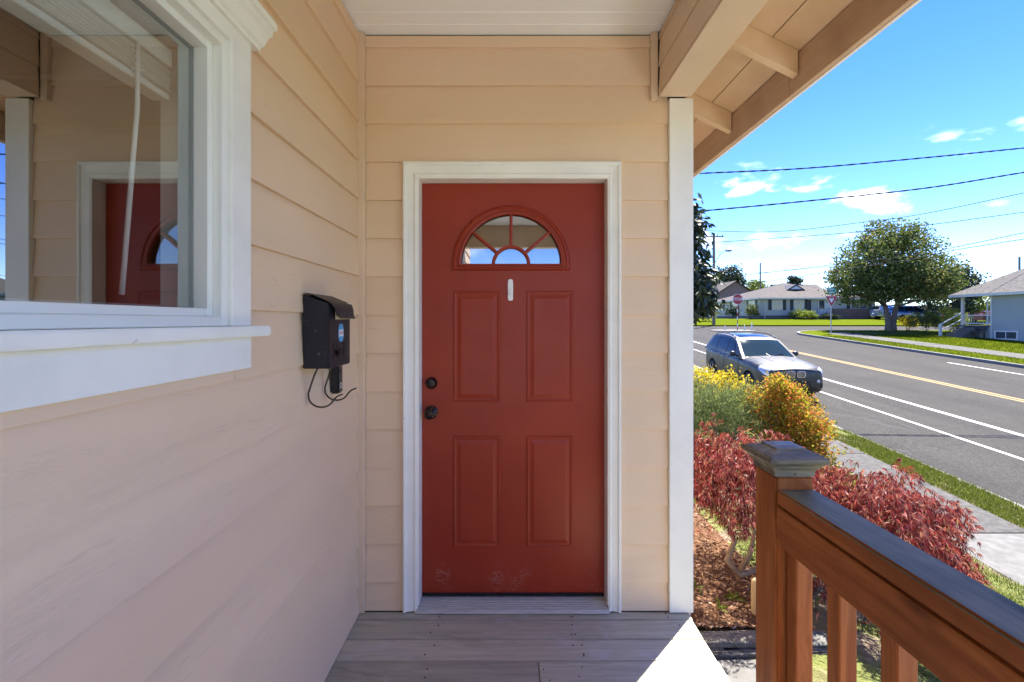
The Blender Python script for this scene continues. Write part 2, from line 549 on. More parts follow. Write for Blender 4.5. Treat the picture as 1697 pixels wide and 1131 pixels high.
# ================================================================== THE HOUSE WITH THE PORCH
house = thing('house', 'tan clapboard house with red front door and covered porch in the foreground', 'house', (0, 2.333, 0))
WY = 2.333                       # lip of the entry wall siding
LX = -0.755                      # lip of the side wall siding
RX = 0.891                       # outer corner
EXP = 0.1917
def zline(k):
    return 0.146 + EXP * k
def siding_board(parent, a0, a1, z0, z1, which, zfull=None):
    """one lap board, bottom edge proud"""
    zf = zfull if zfull else z1
    h, hf = z1 - z0, zf - z0
    tb, tt = -0.0180, -0.0180 + 0.0140 * h / hf
    cx = (a0 + a1) / 2
    l = (a1 - a0) / 2
    j = random.uniform(-0.0006, 0.0006)
    vs_ = []
    for x in (-l, l):
        vs_ += [(x, -0.0005, 0), (x, tb + j, 0.0), (x, tb + j, 0.004), (x, tt + j, h), (x, -0.0005, h)]
    fs = [(4, 3, 2, 1, 0), (5, 6, 7, 8, 9)] + [(i, (i + 1) % 5, 5 + (i + 1) % 5, 5 + i) for i in range(5)]
    mb = MB().add(vs_, fs)
    if which == 'entry':
        return mb.build('siding_board', M['siding'], parent, loc=(cx, WY + 0.0135, z0))
    X = LX - 0.0135 if which == 'side' else RX - 0.0135
    return mb.build('siding_board', M['siding'], parent, loc=(X, cx, z0), rot=(0, 0, R(90)))

# ---- entry wall (faces the camera)
entry = MB()
entry.box(LX - 0.2, -0.475, WY + 0.0135, WY + 0.15, -0.30, 3.3)
entry.box(0.493, RX - 0.0135, WY + 0.0135, WY + 0.15, -0.30, 3.3)
entry.box(-0.475, 0.493, WY + 0.0135, WY + 0.15, 2.19, 3.3)
entry.box(-0.475, 0.493, WY + 0.0135, WY + 0.15, -0.30, -0.045)
entry = entry.build('entry_wall', M['backing'], house)
CAS = dict(x0=-0.536, x1=0.5515, zt=2.2515)
for k in range(-1, 15):
    z0, z1 = max(zline(k), 0.004), min(zline(k + 1), 2.888)
    zf = zline(k + 1)
    if k <= 10:
        siding_board(entry, -0.726, CAS['x0'] - 0.001, z0, z1, 'entry', zf)
        siding_board(entry, CAS['x1'] + 0.001, 0.7905, z0, z1, 'entry', zf)
    elif z0 < 2.5:
        siding_board(entry, -0.726, 0.7905, z0, min(z1, 2.6375), 'entry', zf)
    else:
        siding_board(entry, -0.726, 0.699, z0, z1, 'entry', zf)
# inner corner trim and trims
box_obj('inner_corner_trim', M['tan_trim'], house, LX - 0.0132, -0.727, WY - 0.026, WY + 0.012, 0.003, 2.893, 0.002)
box_obj('corner_board', M['white_v'], house, 0.792, RX + 0.020, WY - 0.0205, WY + 0.013, 0.003, 2.566, 0.0025)
box_obj('corner_board', M['white_v'], house, RX, RX + 0.0185, WY + 0.0135, WY + 0.10, -0.30, 2.566, 0.0025)
box_obj('beam_end_trim', M['tan_trim'], house, 0.700, 0.7345, WY - 0.022, WY + 0.012, 2.558, 2.893, 0.002)

# ---- side wall with the window (faces right)
sidew = MB()
OY0, OY1, OZ0, OZ1 = 0.10, 1.262, 1.44, 2.205
sidew.box(-0.90, LX - 0.0135, -4.0, OY0, -0.35, 3.3)
sidew.box(-0.90, LX - 0.0135, OY1, WY + 0.0135, -0.35, 3.3)
sidew.box(-0.90, LX - 0.0135, OY0, OY1, -0.35, OZ0)
sidew.box(-0.90, LX - 0.0135, OY0, OY1, OZ1, 3.3)
sidew = sidew.build('side_wall', M['backing'], house)
for k in range(-1, 15):
    z0, z1 = max(zline(k), 0.004), min(zline(k + 1), 2.888)
    zf = zline(k + 1)
    end = WY - 0.027
    if 7 <= k <= 10:
        siding_board(sidew, OY1 + 0.002, end, z0, z1, 'side', zf)
        siding_board(sidew, -3.9, OY0 - 0.002, z0, z1, 'side', zf)
    elif k == 6:
        siding_board(sidew, OY1 + 0.002, end, z0, z1, 'side', zf)
        siding_board(sidew, OY0 - 0.001, OY1 + 0.001, z0, 1.438, 'side', zf)
        siding_board(sidew, -3.9, OY0 - 0.002, z0, z1, 'side', zf)
    else:
        siding_board(sidew, -3.9, end, z0, z1, 'side', zf)

# ---- outer wall beyond the corner (faces the street)
outer = MB().box(RX - 0.15, RX - 0.0135, WY + 0.1501, 9.5, -0.6, 2.75).build('street_wall', M['backing'], house)
for k in range(-3, 14):
    siding_board(outer, WY + 0.101, 9.5, zline(k), zline(k + 1), 'outer')
back = MB().box(-9.0, RX - 0.15, 9.3, 9.5, -0.6, 3.0).box(-9.2, -9.0, -4, 9.5, -0.6, 3.0).box(-9.0, -0.90, -4.2, -4.0, -0.6, 3.0).build('rear_wall', M['tan_trim'], house)
MB().box(-8.9, RX - 0.2, WY + 0.16, 9.2, -0.2, -0.06).box(-8.9, -0.91, -3.9, WY + 0.1, -0.2, -0.06).build('interior_floor', M['room'], house)
MB().box(-8.9, RX - 0.2, WY + 0.16, 9.2, 2.75, 2.8).box(-8.9, -0.91, -3.9, WY + 0.1, 2.75, 2.8).build('interior_ceiling', M['room'], house)
MB().box(-4.0, -3.9, -3.9, 9.2, -0.05, 2.74).box(-3.9, -0.92, 3.2, 3.3, -0.05, 2.74).box(-3.9, RX - 0.2, 4.6, 4.7, -0.05, 2.74).box(-0.93, -0.91, -3.9, OY0 - 0.02, -0.05, 2.74).box(-0.93, -0.91, OY1 + 0.02, 3.2, -0.05, 2.74).build('interior_wall', M['room'], house)

# ---- window in the side wall
win = MB()
# vinyl frame: outer ring and stepped inner ring
def ring_x(mb, x0, x1, ya, yb, za, zb, w):
    mb.box(x0, x1, ya, ya + w, za, zb); mb.box(x0, x1, yb - w, yb, za, zb)
    mb.box(x0, x1, ya + w, yb - w, za, za + w); mb.box(x0, x1, ya + w, yb - w, zb - w, zb)
ring_x(win, -0.860, -0.7445, 0.140, 1.2245, 1.4436, 2.196, 0.024)
win = win.build('window', M['vinyl'], house, 0.002)
sash = MB()
ring_x(sash, -0.835, -0.768, 0.1645, 1.2000, 1.4680, 2.1715, 0.020)
sash.build('sash', M['vinyl'], win, 0.002)
bead = MB()
ring_x(bead, -0.814, -0.8045, 0.1850, 1.1795, 1.4885, 2.1510, 0.005)
bead.build('spacer_bar', M['spacer'], win)
MB().add([(-0.803, 0.186, 1.489), (-0.803, 1.179, 1.489), (-0.803, 1.179, 2.1505), (-0.803, 0.186, 2.1505)], [(0, 1, 2, 3)]).build('pane', M['glass'], win, fix=False)
box_obj('casing', M['white_v'], win, -0.7535, -0.7340, 1.2252, 1.3160, 1.4435, 2.2400, 0.002)
box_obj('casing', M['white_v'], win, -0.7535, -0.7340, 0.0500, 0.1392, 1.4435, 2.2400, 0.002)
box_obj('head_casing', M['white_y'], win, -0.7535, -0.7342, 0.1395, 1.2249, 2.1965, 2.2400, 0.002)
box_obj('sill', M['white_y'], win, -0.7920, -0.7000, 0.0000, 1.3610, 1.4140, 1.4428, 0.004, 2)
box_obj('apron', M['white_y'], win, -0.7535, -0.7330, 0.0500, 1.3160, 1.3240, 1.4136, 0.002)
cp = [(-0.7535, 2.2405), (-0.7265, 2.2405), (-0.7265, 2.249), (-0.716, 2.254), (-0.709, 2.266), (-0.700, 2.279), (-0.690, 2.285), (-0.690, 2.296), (-0.678, 2.299), (-0.678, 2.318), (-0.7535, 2.318)]
cm = MB().prism(cp, 'y', 0.01, 1.352)
cm.build('crown_moulding', M['white_y'], win, 0.0008)
box_obj('sash_lock', M['vinyl'], win, -0.7675, -0.7590, 1.165, 1.195, 1.4675, 1.4737, 0.002)
# interior jamb liner
jl = MB()
ring_x(jl, -0.935, -0.862, 0.105, 1.259, 1.445, 2.203, 0.018)
jl.build('jamb_liner', M['vinyl'], win)

# ---- front door
DYF = 2.400                      # face of the door slab
DX0, DX1, DZ0, DZ1 = -0.456, 0.484, 0.036, 2.166
FCX, FCZ, FR = 0.003, 1.748, 0.262   # fanlight opening
door = MB()
arc = [(FCX + FR * math.cos(math.pi * i / 40), FCZ + FR * math.sin(math.pi * i / 40)) for i in range(41)]
# slab front with the fan opening: split in two polygons left and right of the crown
for y in (DYF, DYF + 0.044):
    left = [(DX0, DZ0), (DX1, DZ0), (DX1, FCZ)] + arc[0:1] + [arc[-1]] + [(DX0, FCZ)]
    door.add([(x, y, z) for x, z in left], [tuple(range(6))])
    l2 = [(DX0, FCZ)] + arc[:19:-1] + [(FCX, DZ1), (DX0, DZ1)]
    door.add([(x, y, z) for x, z in l2], [tuple(range(len(l2)))])
    r2 = [(DX1, FCZ), (DX1, DZ1), (FCX, DZ1)] + arc[20::-1]
    door.add([(x, y, z) for x, z in r2], [tuple(range(len(r2)))])
ed = [(DX0, DZ0), (DX1, DZ0), (DX1, FCZ), (DX1, DZ1), (FCX, DZ1), (DX0, DZ1), (DX0, FCZ)]
for i in range(7):
    a, b = ed[i], ed[(i + 1) % 7]
    door.add([(a[0], DYF, a[1]), (b[0], DYF, b[1]), (b[0], DYF + 0.044, b[1]), (a[0], DYF + 0.044, a[1])], [(0, 1, 2, 3)])
ao = arc + [arc[0]]
for i in range(41):
    a, b = ao[i], ao[i + 1]
    door.add([(a[0], DYF, a[1]), (b[0], DYF, b[1]), (b[0], DYF + 0.044, b[1]), (a[0], DYF + 0.044, a[1])], [(0, 1, 2, 3)])
door_me = door.mesh('front_door', M['door'])
bm = bmesh.new(); bm.from_mesh(door_me)
bmesh.ops.remove_doubles(bm, verts=bm.verts, dist=1e-5)
bmesh.ops.recalc_face_normals(bm, faces=bm.faces)
bm.to_mesh(door_me); bm.free()
door = link('front_door', door_me, house)
# moulded fan frame: swept profile round the half circle and along its base
prof = [(-0.006, 0.0), (-0.002, 0.016), (0.006, 0.017), (0.012, 0.010), (0.020, 0.010), (0.026, 0.016), (0.034, 0.014), (0.042, 0.005), (0.044, -0.0005)]
fm = MB()
path = [(math.pi * i / 36) for i in range(37)]
vs_, fs = [], []
for a in path:
    for (r_, h) in prof:
        vs_.append((FCX + (FR + r_) * math.cos(a), DYF - h, FCZ + (FR + r_) * math.sin(a)))
n = len(prof)
for i in range(36):
    for k in range(n - 1):
        fs.append((i * n + k, i * n + k + 1, (i + 1) * n + k + 1, (i + 1) * n + k))
fm.add(vs_, fs)
vs_, fs = [], []
for sx in (-1, 1):
    for (r_, h) in prof:
        rr = FR + r_
        vs_.append((FCX + sx * (FR + r_ * 1.0), DYF - h, FCZ - r_ * 0.72))
for k in range(n - 1):
    fs.append((k, k + 1, n + k + 1, n + k))
fm.add(vs_, fs)
for sx in (-1, 1):           # close the corner between arc and base bar
    for k in range(n - 1):
        (r0, h0), (r1, h1) = prof[k], prof[k + 1]
        fm.add([(FCX + sx * (FR + r0), DYF - h0, FCZ), (FCX + sx * (FR + r1), DYF - h1, FCZ), (FCX + sx * (FR + r1), DYF - h1, FCZ - r1 * 0.72), (FCX + sx * (FR + r0), DYF - h0, FCZ - r0 * 0.72)], [(0, 1, 2, 3)])
fm.build('fanlight_frame', M['door'], door, smooth='auto')
# muntins
HUB = 0.092
def bar(a0, r0, r1, w, name):
    d = Vector((math.cos(a0), 0, math.sin(a0)))
    p = Vector((-math.sin(a0), 0, math.cos(a0)))
    c = Vector((FCX, 0, FCZ))
    pr = [(-w, -0.001), (-w * 0.75, -0.007), (-w * 0.3, -0.0095), (w * 0.3, -0.0095), (w * 0.75, -0.007), (w, -0.001), (w, 0.016), (-w, 0.016)]
    v_ = []
    for r_ in (r0, r1):
        for (q, y) in pr:
            pt = c + d * r_ + p * q
            v_.append((pt.x, DYF + y, pt.z))
    f_ = [tuple(range(7, -1, -1)), tuple(range(8, 16))] + [(i, (i + 1) % 8, 8 + (i + 1) % 8, 8 + i) for i in range(8)]
    MB().add(v_, f_).build('muntin', M['door'], door)
ANG = [math.pi * 0.222, math.pi * 0.5, math.pi * 0.778]
for a in ANG:
    bar(a, HUB - 0.003, FR + 0.004, 0.0085, 'muntin')
hubm = MB()
pr = [(-0.0085, -0.001), (-0.006, -0.007), (-0.002, -0.0098), (0.003, -0.0098), (0.007, -0.007), (0.0085, -0.001), (0.0085, 0.016), (-0.0085, 0.016)]
v_, f_ = [], []
for i in range(21):
    a = math.pi * i / 20
    for (q, y) in pr:
        v_.append((FCX + (HUB + q) * math.cos(a), DYF + y, FCZ + (HUB + q) * math.sin(a)))
for i in range(20):
    for k in range(8):
        k2 = (k + 1) % 8
        f_.append((i * 8 + k, i * 8 + k2, (i + 1) * 8 + k2, (i + 1) * 8 + k))
hubm.add(v_, f_).build('hub_muntin', M['door'], door, smooth='auto')
def sector(r0, r1, a0, a1, nn=10):
    pts = [(FCX + r1 * math.cos(a0 + (a1 - a0) * i / nn), FCZ + r1 * math.sin(a0 + (a1 - a0) * i / nn)) for i in range(nn + 1)]
    if r0 > 0:
        pts += [(FCX + r0 * math.cos(a1 + (a0 - a1) * i / nn), FCZ + r0 * math.sin(a1 + (a0 - a1) * i / nn)) for i in range(nn + 1)]
    MB().add([(x_, DYF + 0.0165, z_) for x_, z_ in pts], [tuple(range(len(pts)))]).build('pane', M['fan_glass'], door, fix=False)
edges = [0.0] + ANG + [math.pi]
for i in range(4):
    sector(HUB, FR - 0.0005, edges[i] + 0.003, edges[i + 1] - 0.003)
sector(0, HUB, 0.01, math.pi - 0.01)
# raised panels
def panel(x0, x1, z0, z1):
    steps = [(0.0, 0.0), (0.003, 0.0055), (0.008, 0.006), (0.014, 0.002), (0.019, 0.0012), (0.024, 0.0022), (0.040, 0.0062), (0.043, 0.0062)]
    mb = MB()
    v_, f_ = [], []
    for (i_, h) in steps:
        v_ += [(x0 + i_, DYF - h, z0 + i_), (x1 - i_, DYF - h, z0 + i_), (x1 - i_, DYF - h, z1 - i_), (x0 + i_, DYF - h, z1 - i_)]
    for s_ in range(len(steps) - 1):
        for k in range(4):
            k2 = (k + 1) % 4
            f_.append((s_ * 4 + k, s_ * 4 + k2, s_ * 4 + 4 + k2, s_ * 4 + 4 + k))
    b = 4 * (len(steps) - 1)
    f_.append((b, b + 1, b + 2, b + 3))
    mb.add(v_, f_).build('raised_panel', M['door'], door)
for (za, zb) in ((1.038, 1.610), (0.290, 0.862)):
    panel(-0.294, -0.052, za, zb)
    panel(0.083, 0.322, za, zb)
# lock set
lk = MB().lathe([(0.031, 0.0), (0.031, -0.006), (0.027, -0.012), (0.022, -0.020), (0.021, -0.026), (0.008, -0.028)], 24, (-0.408, DYF - 0.0005, 1.136), 'y')
lk.build('deadbolt', M['bronze'], door, smooth='auto')
lk = MB().lathe([(0.034, 0.0), (0.034, -0.005), (0.028, -0.011), (0.012, -0.016), (0.011, -0.034), (0.022, -0.042), (0.0275, -0.052), (0.0265, -0.062), (0.019, -0.069), (0.006, -0.071)], 24, (-0.408, DYF - 0.0005, 0.986), 'y')
lk.build('door_knob', M['bronze'], door, smooth='auto')
box_obj('keyhole', M['black_plastic'], door, -0.4095, -0.4065, DYF - 0.0300, DYF - 0.0284, 1.129, 1.143)
box_obj('bottom_sweep', M['black_plastic'], door, DX0 + 0.004, DX1 - 0.004, DYF - 0.006, DYF - 0.0006, DZ0 + 0.002, DZ0 + 0.018)
# door frame: jambs, stops and moulded casing
dfm = MB()
dfm.box(-0.4745, -0.4575, WY - 0.012, WY + 0.15, 0.034, 2.19)
dfm.box(0.4855, 0.4925, WY - 0.012, WY + 0.15, 0.034, 2.19)
dfm.box(-0.4575, 0.4855, WY - 0.012, WY + 0.15, 2.168, 2.1895)
dfm = dfm.build('door_frame', M['white_v'], house, 0.0015)
def casing(name, pts_in, pts_out, mat):
    """flat moulded casing between inner and outer edge lines, stepped profile"""
    pr_ = [(0.0, 0.000), (0.0, 0.018), (0.10, 0.021), (0.18, 0.021), (0.26, 0.016), (0.72, 0.022), (0.80, 0.030), (0.94, 0.031), (1.0, 0.026), (1.0, 0.0)]
    v_, f_ = [], []
    for i in (0, 1):
        for (t, h) in pr_:
            x = pts_in[i][0] + (pts_out[i][0] - pts_in[i][0]) * t
            z = pts_in[i][1] + (pts_out[i][1] - pts_in[i][1]) * t
            v_.append((x, WY + 0.013 - h - 0.008, z))
    n_ = len(pr_)
    for k in range(n_ - 1):
        f_.append((k, k + 1, n_ + k + 1, n_ + k))
    f_ += [tuple(range(n_ - 1, -1, -1)), tuple(range(n_, 2 * n_))]
    MB().add(v_, f_).build(name, mat, dfm)
xi0, xi1, zi = -0.4655, 0.4905, 2.176
xo0, xo1, zo = CAS['x0'], CAS['x1'], CAS['zt']
casing('casing', [(xi0, 0.006), (xi0, zi)], [(xo0, 0.006), (xo0, zo)], M['white_v'])
casing('casing', [(xi1, zi), (xi1, 0.006)], [(xo1, zo), (xo1, 0.006)], M['white_v'])
casing('head_casing', [(xi0, zi), (xi1, zi)], [(xo0, zo), (xo1, zo)], M['white'])
# threshold: a sloped ribbed saddle
th = MB().prism([(WY - 0.030, 0.003), (WY - 0.030, 0.010), (WY + 0.010, 0.018), (WY + 0.075, 0.030), (WY + 0.15, 0.030), (WY + 0.15, 0.003)], 'x', -0.4735, 0.4915).build('threshold', M['threshold'], house, 0.002)
for i in range(5):
    y = WY - 0.018 + i * 0.014
    zt = 0.0125 + (y - WY + 0.03) * 0.19
    box_obj('threshold_rib', M['threshold'], th, -0.470, 0.488, y, y + 0.005, zt - 0.006, zt + 0.003)

# ---- porch ceiling
pcl = MB().box(LX - 0.01, 0.745, -2.2, WY + 0.0130, 2.9045, 2.93).build('porch_ceiling', M['backing'], house)
y = WY + 0.0125
i = 0
while y > -2.1:
    y0 = y - 0.0905
    v_ = [(LX - 0.012, 2.9035), (0.745, 2.9035)]
    w_ = 0.0905
    mbp = MB().prism([(-w_ / 2, 0.005), (-w_ / 2 + 0.004, 0.0), (w_ / 2 - 0.006, 0.0), (w_ / 2 - 0.002, 0.005), (w_ / 2 - 0.002, 0.0088), (-w_ / 2, 0.0088)], 'x', LX - 0.012, 0.7452)
    mbp.build('ceiling_plank', M['ceiling'], pcl, loc=(0, (y + y0) / 2, 2.8955))
    y = y0
    i += 1
# ---- porch beam, clad in lap boards inside, smooth board below
beam = MB().box(0.748, 0.886, -2.2, WY + 0.0130, 2.583, 2.90).build('porch_beam', M['backing'], house)
box_obj('beam_soffit_board', M['tan_trim'], beam, 0.737, 0.8965, -2.2, WY - 0.0225, 2.570, 2.5825, 0.002)
for (za, zb) in ((2.5835, 2.720), (2.720, 2.857), (2.857, 2.8945)):
    h = zb - za
    MB().prism([(0.7475, 0), (0.7355, 0), (0.7430, h), (0.7475, h)], 'y', -2.2, WY - 0.0225).build('beam_board', M['tan_trim'], beam, loc=(0, 0, za))
box_obj('beam_face_board', M['tan_trim'], beam, 0.8865, 0.8965, -2.2, WY - 0.0225, 2.583, 2.82)
# the far end of the porch, behind the camera: header and post
hd = MB().box(LX - 0.01, 0.90, -2.36, -2.2005, 2.57, 2.93).build('end_header', M['tan_trim'], house)
box_obj('porch_post', M['white_v'], house, 0.752, 0.882, -2.34, -2.21, 0.003, 2.5685, 0.004)

# ---- roof: rafters, sheathing, fascia, shingles
roof = MB()
SL = 0.5
EX = 1.270                       # inner face of the fascia
def zrb(x):                      # underside of the sheathing
    return 2.650 + SL * (EX - x)
roof.add([(EX + 0.045, -2.5, zrb(EX + 0.045) + 0.035), (EX + 0.045, 9.9, zrb(EX + 0.045) + 0.035), (-4.2, 9.9, zrb(-4.2) + 0.035), (-4.2, -4.5, zrb(-4.2) + 0.035), (-1.2, -4.5, zrb(-1.2) + 0.035), (-1.2, -2.5, zrb(-1.2) + 0.035)], [(0, 1, 2, 3, 4, 5)])
roof.add([(-4.2, -4.5, zrb(-4.2) + 0.035), (-4.2, 9.9, zrb(-4.2) + 0.035), (-9.7, 9.9, zrb(-4.2) - 2.7), (-9.7, -4.5, zrb(-4.2) - 2.7)], [(0, 1, 2, 3)])
M['shingle'] = pmat('brown_shingle', (0.14, 0.115, 0.10), 0.9, 0.4, 9, bump=0.6, bscale=30)
roof = roof.build('roof', M['shingle'], house)
for i in range(9):               # sheathing boards along the eave
    xa = EX + 0.028 - i * 0.146
    xb = xa - 0.141
    v_ = []
    for yy in (-2.45, 9.8):
        v_ += [(xa, yy, zrb(xa)), (xb, yy, zrb(xb)), (xb, yy, zrb(xb) + 0.02), (xa, yy, zrb(xa) + 0.02)]
    MB().add(v_, [(0, 1, 2, 3), (7, 6, 5, 4), (0, 4, 5, 1), (1, 5, 6, 2), (2, 6, 7, 3), (3, 7, 4, 0)]).build('sheathing_board', M['tan_dirty'], roof)
    if i == 8:
        break
yr = -2.25
for i in range(20):
    yr = 2.044 - 0.616 * 7 + 0.616 * i
    if yr > 9.6:
        break
    xa, xb = EX - 0.004, 0.90 if yr < WY else 0.905
    v_ = []
    for yy in (yr, yr + 0.040):
        v_ += [(xa, yy, zrb(xa) - 0.112), (xb, yy, zrb(xb) - 0.112), (xb, yy, zrb(xb) - 0.001), (xa, yy, zrb(xa) - 0.001)]
    MB().add(v_, [(0, 1, 2, 3), (7, 6, 5, 4), (0, 4, 5, 1), (1, 5, 6, 2), (2, 6, 7, 3), (3, 7, 4, 0)]).build('rafter_tail', M['tan_dirty'], roof, 0.002)
for (ya, yb) in ((-2.5, 2.118), (2.122, 9.85)):
    cy = (ya + yb) / 2
    MB().box(EX, EX + 0.022, ya - cy, yb - cy, 2.478, 2.640).build('fascia_board', M['fascia'], roof, 0.002, loc=(0, cy, 0))
MB().box(EX + 0.0225, EX + 0.036, -2.5, 9.85, 2.474, 2.655).build('drip_edge', M['white_y'], roof)

# ---- things on the house
# window blind and its wand
bl = thing('window_blind', 'raised white slatted blind behind the window glass', 'blind', (-0.89, 0.65, 2.18))
MB().box(-0.920, -0.865, 0.160, 1.190, 2.105, 2.150).build('head_rail', M['blind'], bl, 0.003)
for i in range(16):
    z = 2.094 - i * 0.0036
    MB().box(-0.916 + random.uniform(-.002, .002), -0.868 + random.uniform(-.002, .002), 0.165, 1.186 + random.uniform(-.004, .003), z, z + 0.0014).build('slat', M['blind'], bl)
MB().box(-0.914, -0.869, 0.165, 1.186, 2.018, 2.034).build('bottom_rail', M['blind'], bl, 0.003)
cord = MB()
for k in range(14):
    a = k * 1.9
    cord.tube([(-0.866, 1.075 + 0.012 * math.cos(a), 2.085 - k * 0.004), (-0.860, 1.075 + 0.022 * math.cos(a + 1), 2.08 - k * 0.004), (-0.866, 1.075 + 0.014 * math.cos(a + 2), 2.078 - k * 0.0042)], 0.0016, 4)
cord.build('cord', M['blind'], bl)
MB().tube([(-0.862, 1.075, 2.10), (-0.858, 1.068, 1.95), (-0.862, 1.030, 1.515)], [0.004, 0.0055, 0.0055], 6).build('wand', M['plastic_white'], bl, smooth=True)

# mailbox
mbx = thing('mailbox', 'black metal wall mailbox with sloped lid and mail poking out', 'mailbox', (LX, 1.79, 1.28))
y0, y1, xw, xf = 1.682, 1.903, LX + 0.002, -0.657
MB().prism([(xw, 1.283), (xf, 1.283), (xf, 1.517), (xf - 0.004, 1.521), (xw + 0.006, 1.552), (xw, 1.552)], 'y', y0, y1).build('box_body', M['mailbox'], mbx, 0.003, 2)
lid_pts = [(xw, 1.556), (xw + 0.02, 1.5555), (xf - 0.006, 1.527), (xf + 0.006, 1.520), (xf + 0.014, 1.500), (xf + 0.017, 1.476), (xf + 0.026, 1.466)]
v_, f_ = [], []
for (dz, sgn) in ((0.0, 1), (0.002, 1)):
    for i, (x, z) in enumerate(lid_pts):
        inset = 0.0 if i < 4 else (0.018 + 0.012 * (i - 4) if i < 6 else 0.042)
        v_ += [(x + dz * 0.7, y0 - 0.001 + inset, z + dz), (x + dz * 0.7, y1 + 0.001 - inset * 0.3, z + dz)]
n = len(lid_pts)
for s_ in (0, 1):
    for i in range(n - 1):
        f_.append((s_ * 2 * n + 2 * i, s_ * 2 * n + 2 * i + 1, s_ * 2 * n + 2 * i + 3, s_ * 2 * n + 2 * i + 2))
MB().add(v_, f_).build('lid', M['mailbox'], mbx, smooth='auto', fix=False)
MB().box(xf - 0.0005, xf + 0.0012, y0 + 0.012, y1 - 0.012, 1.296, 1.2975).box(xf - 0.0005, xf + 0.0012, y0 + 0.012, y1 - 0.012, 1.302, 1.3030).build('front_bead', M['mailbox'], mbx)
link('embossed_word', text_mesh('Mail', 0.085, M['mailbox'], 'embossed_word', 0.0012), mbx, (xf + 0.0004, (y0 + y1) / 2 - 0.005, 1.343), (R(90), 0, R(90)))
def octo(w, h, c):
    return [(-w + c, -h), (w - c, -h), (w, -h + c * 1.6), (w, h - c * 1.6), (w - c, h), (-w + c, h), (-w, h - c * 1.6), (-w, -h + c * 1.6)]
sy, sz = 1.800, 1.411
st = MB().prism([(sy + a, sz + b) for a, b in octo(0.026, 0.034, 0.011)], 'x', xf + 0.0003, xf + 0.0010).build('sticker', M['sticker_blue'], mbx)
MB().box(xf + 0.0008, xf + 0.0014, sy - 0.023, sy + 0.023, sz - 0.014, sz + 0.012).build('sticker_band', M['sticker_white'], st)
for i in range(5):
    MB().box(xf + 0.0013, xf + 0.0018, sy - 0.018 + i * 0.008, sy - 0.0125 + i * 0.008, sz - 0.006, sz + 0.005).build('sticker_print', M['sticker_pink'], st)
for i, yh in enumerate((1.715, 1.868)):
    pts = []
    x0 = LX + 0.045
    for t in range(8):
        s_ = t / 7
        pts.append((x0 - 0.036 * s_ ** 0.8, yh, 1.284 - 0.095 * s_))
    for t in range(1, 13):
        a = math.pi + t / 12 * math.radians(158)
        pts.append((x0 + 0.012 + 0.048 * math.cos(a), yh, 1.180 + 0.042 * math.sin(a)))
    e = pts[-1]
    pts += [(e[0] + 0.014, yh, e[2] + 0.014), (e[0] + 0.034, yh, e[2] + 0.022)]
    MB().tube(pts, 0.0034, 6).build('newspaper_hook', M['iron'], mbx, smooth=True)
ml = MB().prism([(y0 + 0.055, 1.462), (y1 - 0.002, 1.464), (y1 + 0.001, 1.53), (y0 + 0.055, 1.515)], 'x', xf + 0.0020, xf + 0.0028)
tag(ml.build('envelope', M['paper']), 'cream paper poking out under the mailbox lid', 'paper')
# doorbell
db = thing('video_doorbell', 'slim black video doorbell on the siding below the mailbox', 'doorbell', (LX, 1.962, 1.155))
MB().box(LX + 0.001, -0.716, 1.938, 1.986, 1.152, 1.272).build('doorbell_body', M['black_plastic'], db, 0.006, 2, 'auto')
MB().lathe([(0.0125, -0.7162), (0.0125, -0.7150), (0.0095, -0.7150), (0.0095, -0.7162)], 20, (0, 1.962, 1.185), 'x').build('button_ring', M['plastic_white'], db)
MB().lathe([(0.009, -0.7162), (0.008, -0.7140), (0.003, -0.7135)], 16, (0, 1.962, 1.245), 'x').build('camera_lens', M['black_plastic'], db, smooth='auto')
# adhesive hook on the door
hk = thing('adhesive_hook', 'small white adhesive hook on the red door below the fanlight', 'hook', (0, DYF, 1.56))
pl = [(-0.013, 1.566), (-0.009, 1.561), (0.009, 1.561), (0.013, 1.566), (0.014, 1.640), (0.012, 1.666), (0.007, 1.672), (-0.007, 1.672), (-0.012, 1.666), (-0.014, 1.640)]
MB().prism(pl, 'y', DYF - 0.0065, DYF - 0.0005).build('hook_plate', M['plastic_white'], hk, 0.0015)
MB().prism([(DYF - 0.007, 1.600), (DYF - 0.012, 1.592), (DYF - 0.020, 1.592), (DYF - 0.024, 1.610), (DYF - 0.020, 1.610), (DYF - 0.015, 1.600), (DYF - 0.007, 1.612)], 'x', -0.006, 0.006).build('hook_arm', M['plastic_white'], hk, 0.001)

# ================================================================== DECK
deck = thing('porch_deck', 'weathered grey wooden porch deck in front of the red door', 'deck', (0.05, 0.5, -0.04))
yb = [2.331, 2.264]
while yb[-1] > -2.3:
    yb.append(yb[-1] - 0.1368)
nails = MB()
for i in range(len(yb) - 1):
    ya, yn = yb[i] - 0.0022, yb[i + 1] + 0.0022
    segs = [(-0.768, 0.889)]
    if i == 3:
        segs = [(-0.768, 0.1175), (0.1205, 0.889)]
    if i == 9:
        segs = [(-0.768, -0.2), (-0.197, 0.889)]
    if i % 2 == 0:
        segs = [(s0, s1) for s0, s1 in segs]
    for (xa, xb) in segs:
        dz = random.uniform(-0.0012, 0.0004)
        box_obj('deck_board', M['deck'], deck, xa, xb + random.uniform(-0.003, 0.002), yn, ya, -0.036 + dz, dz, 0.003, 2)
    for xx in (-0.36, 0.30, 0.79, 0.14 if i == 3 else 0.31):
        for q in (0.28, 0.72):
            nails.lathe([(0.0038, -0.002), (0.0038, 0.0006), (0.001, 0.0008)], 8, (xx + random.uniform(-.02, .02), ya + (yn - ya) * (q + random.uniform(-.08, .08)), 0.0))
nails.build('nail_head', M['iron'], deck)['kind'] = 'stuff'
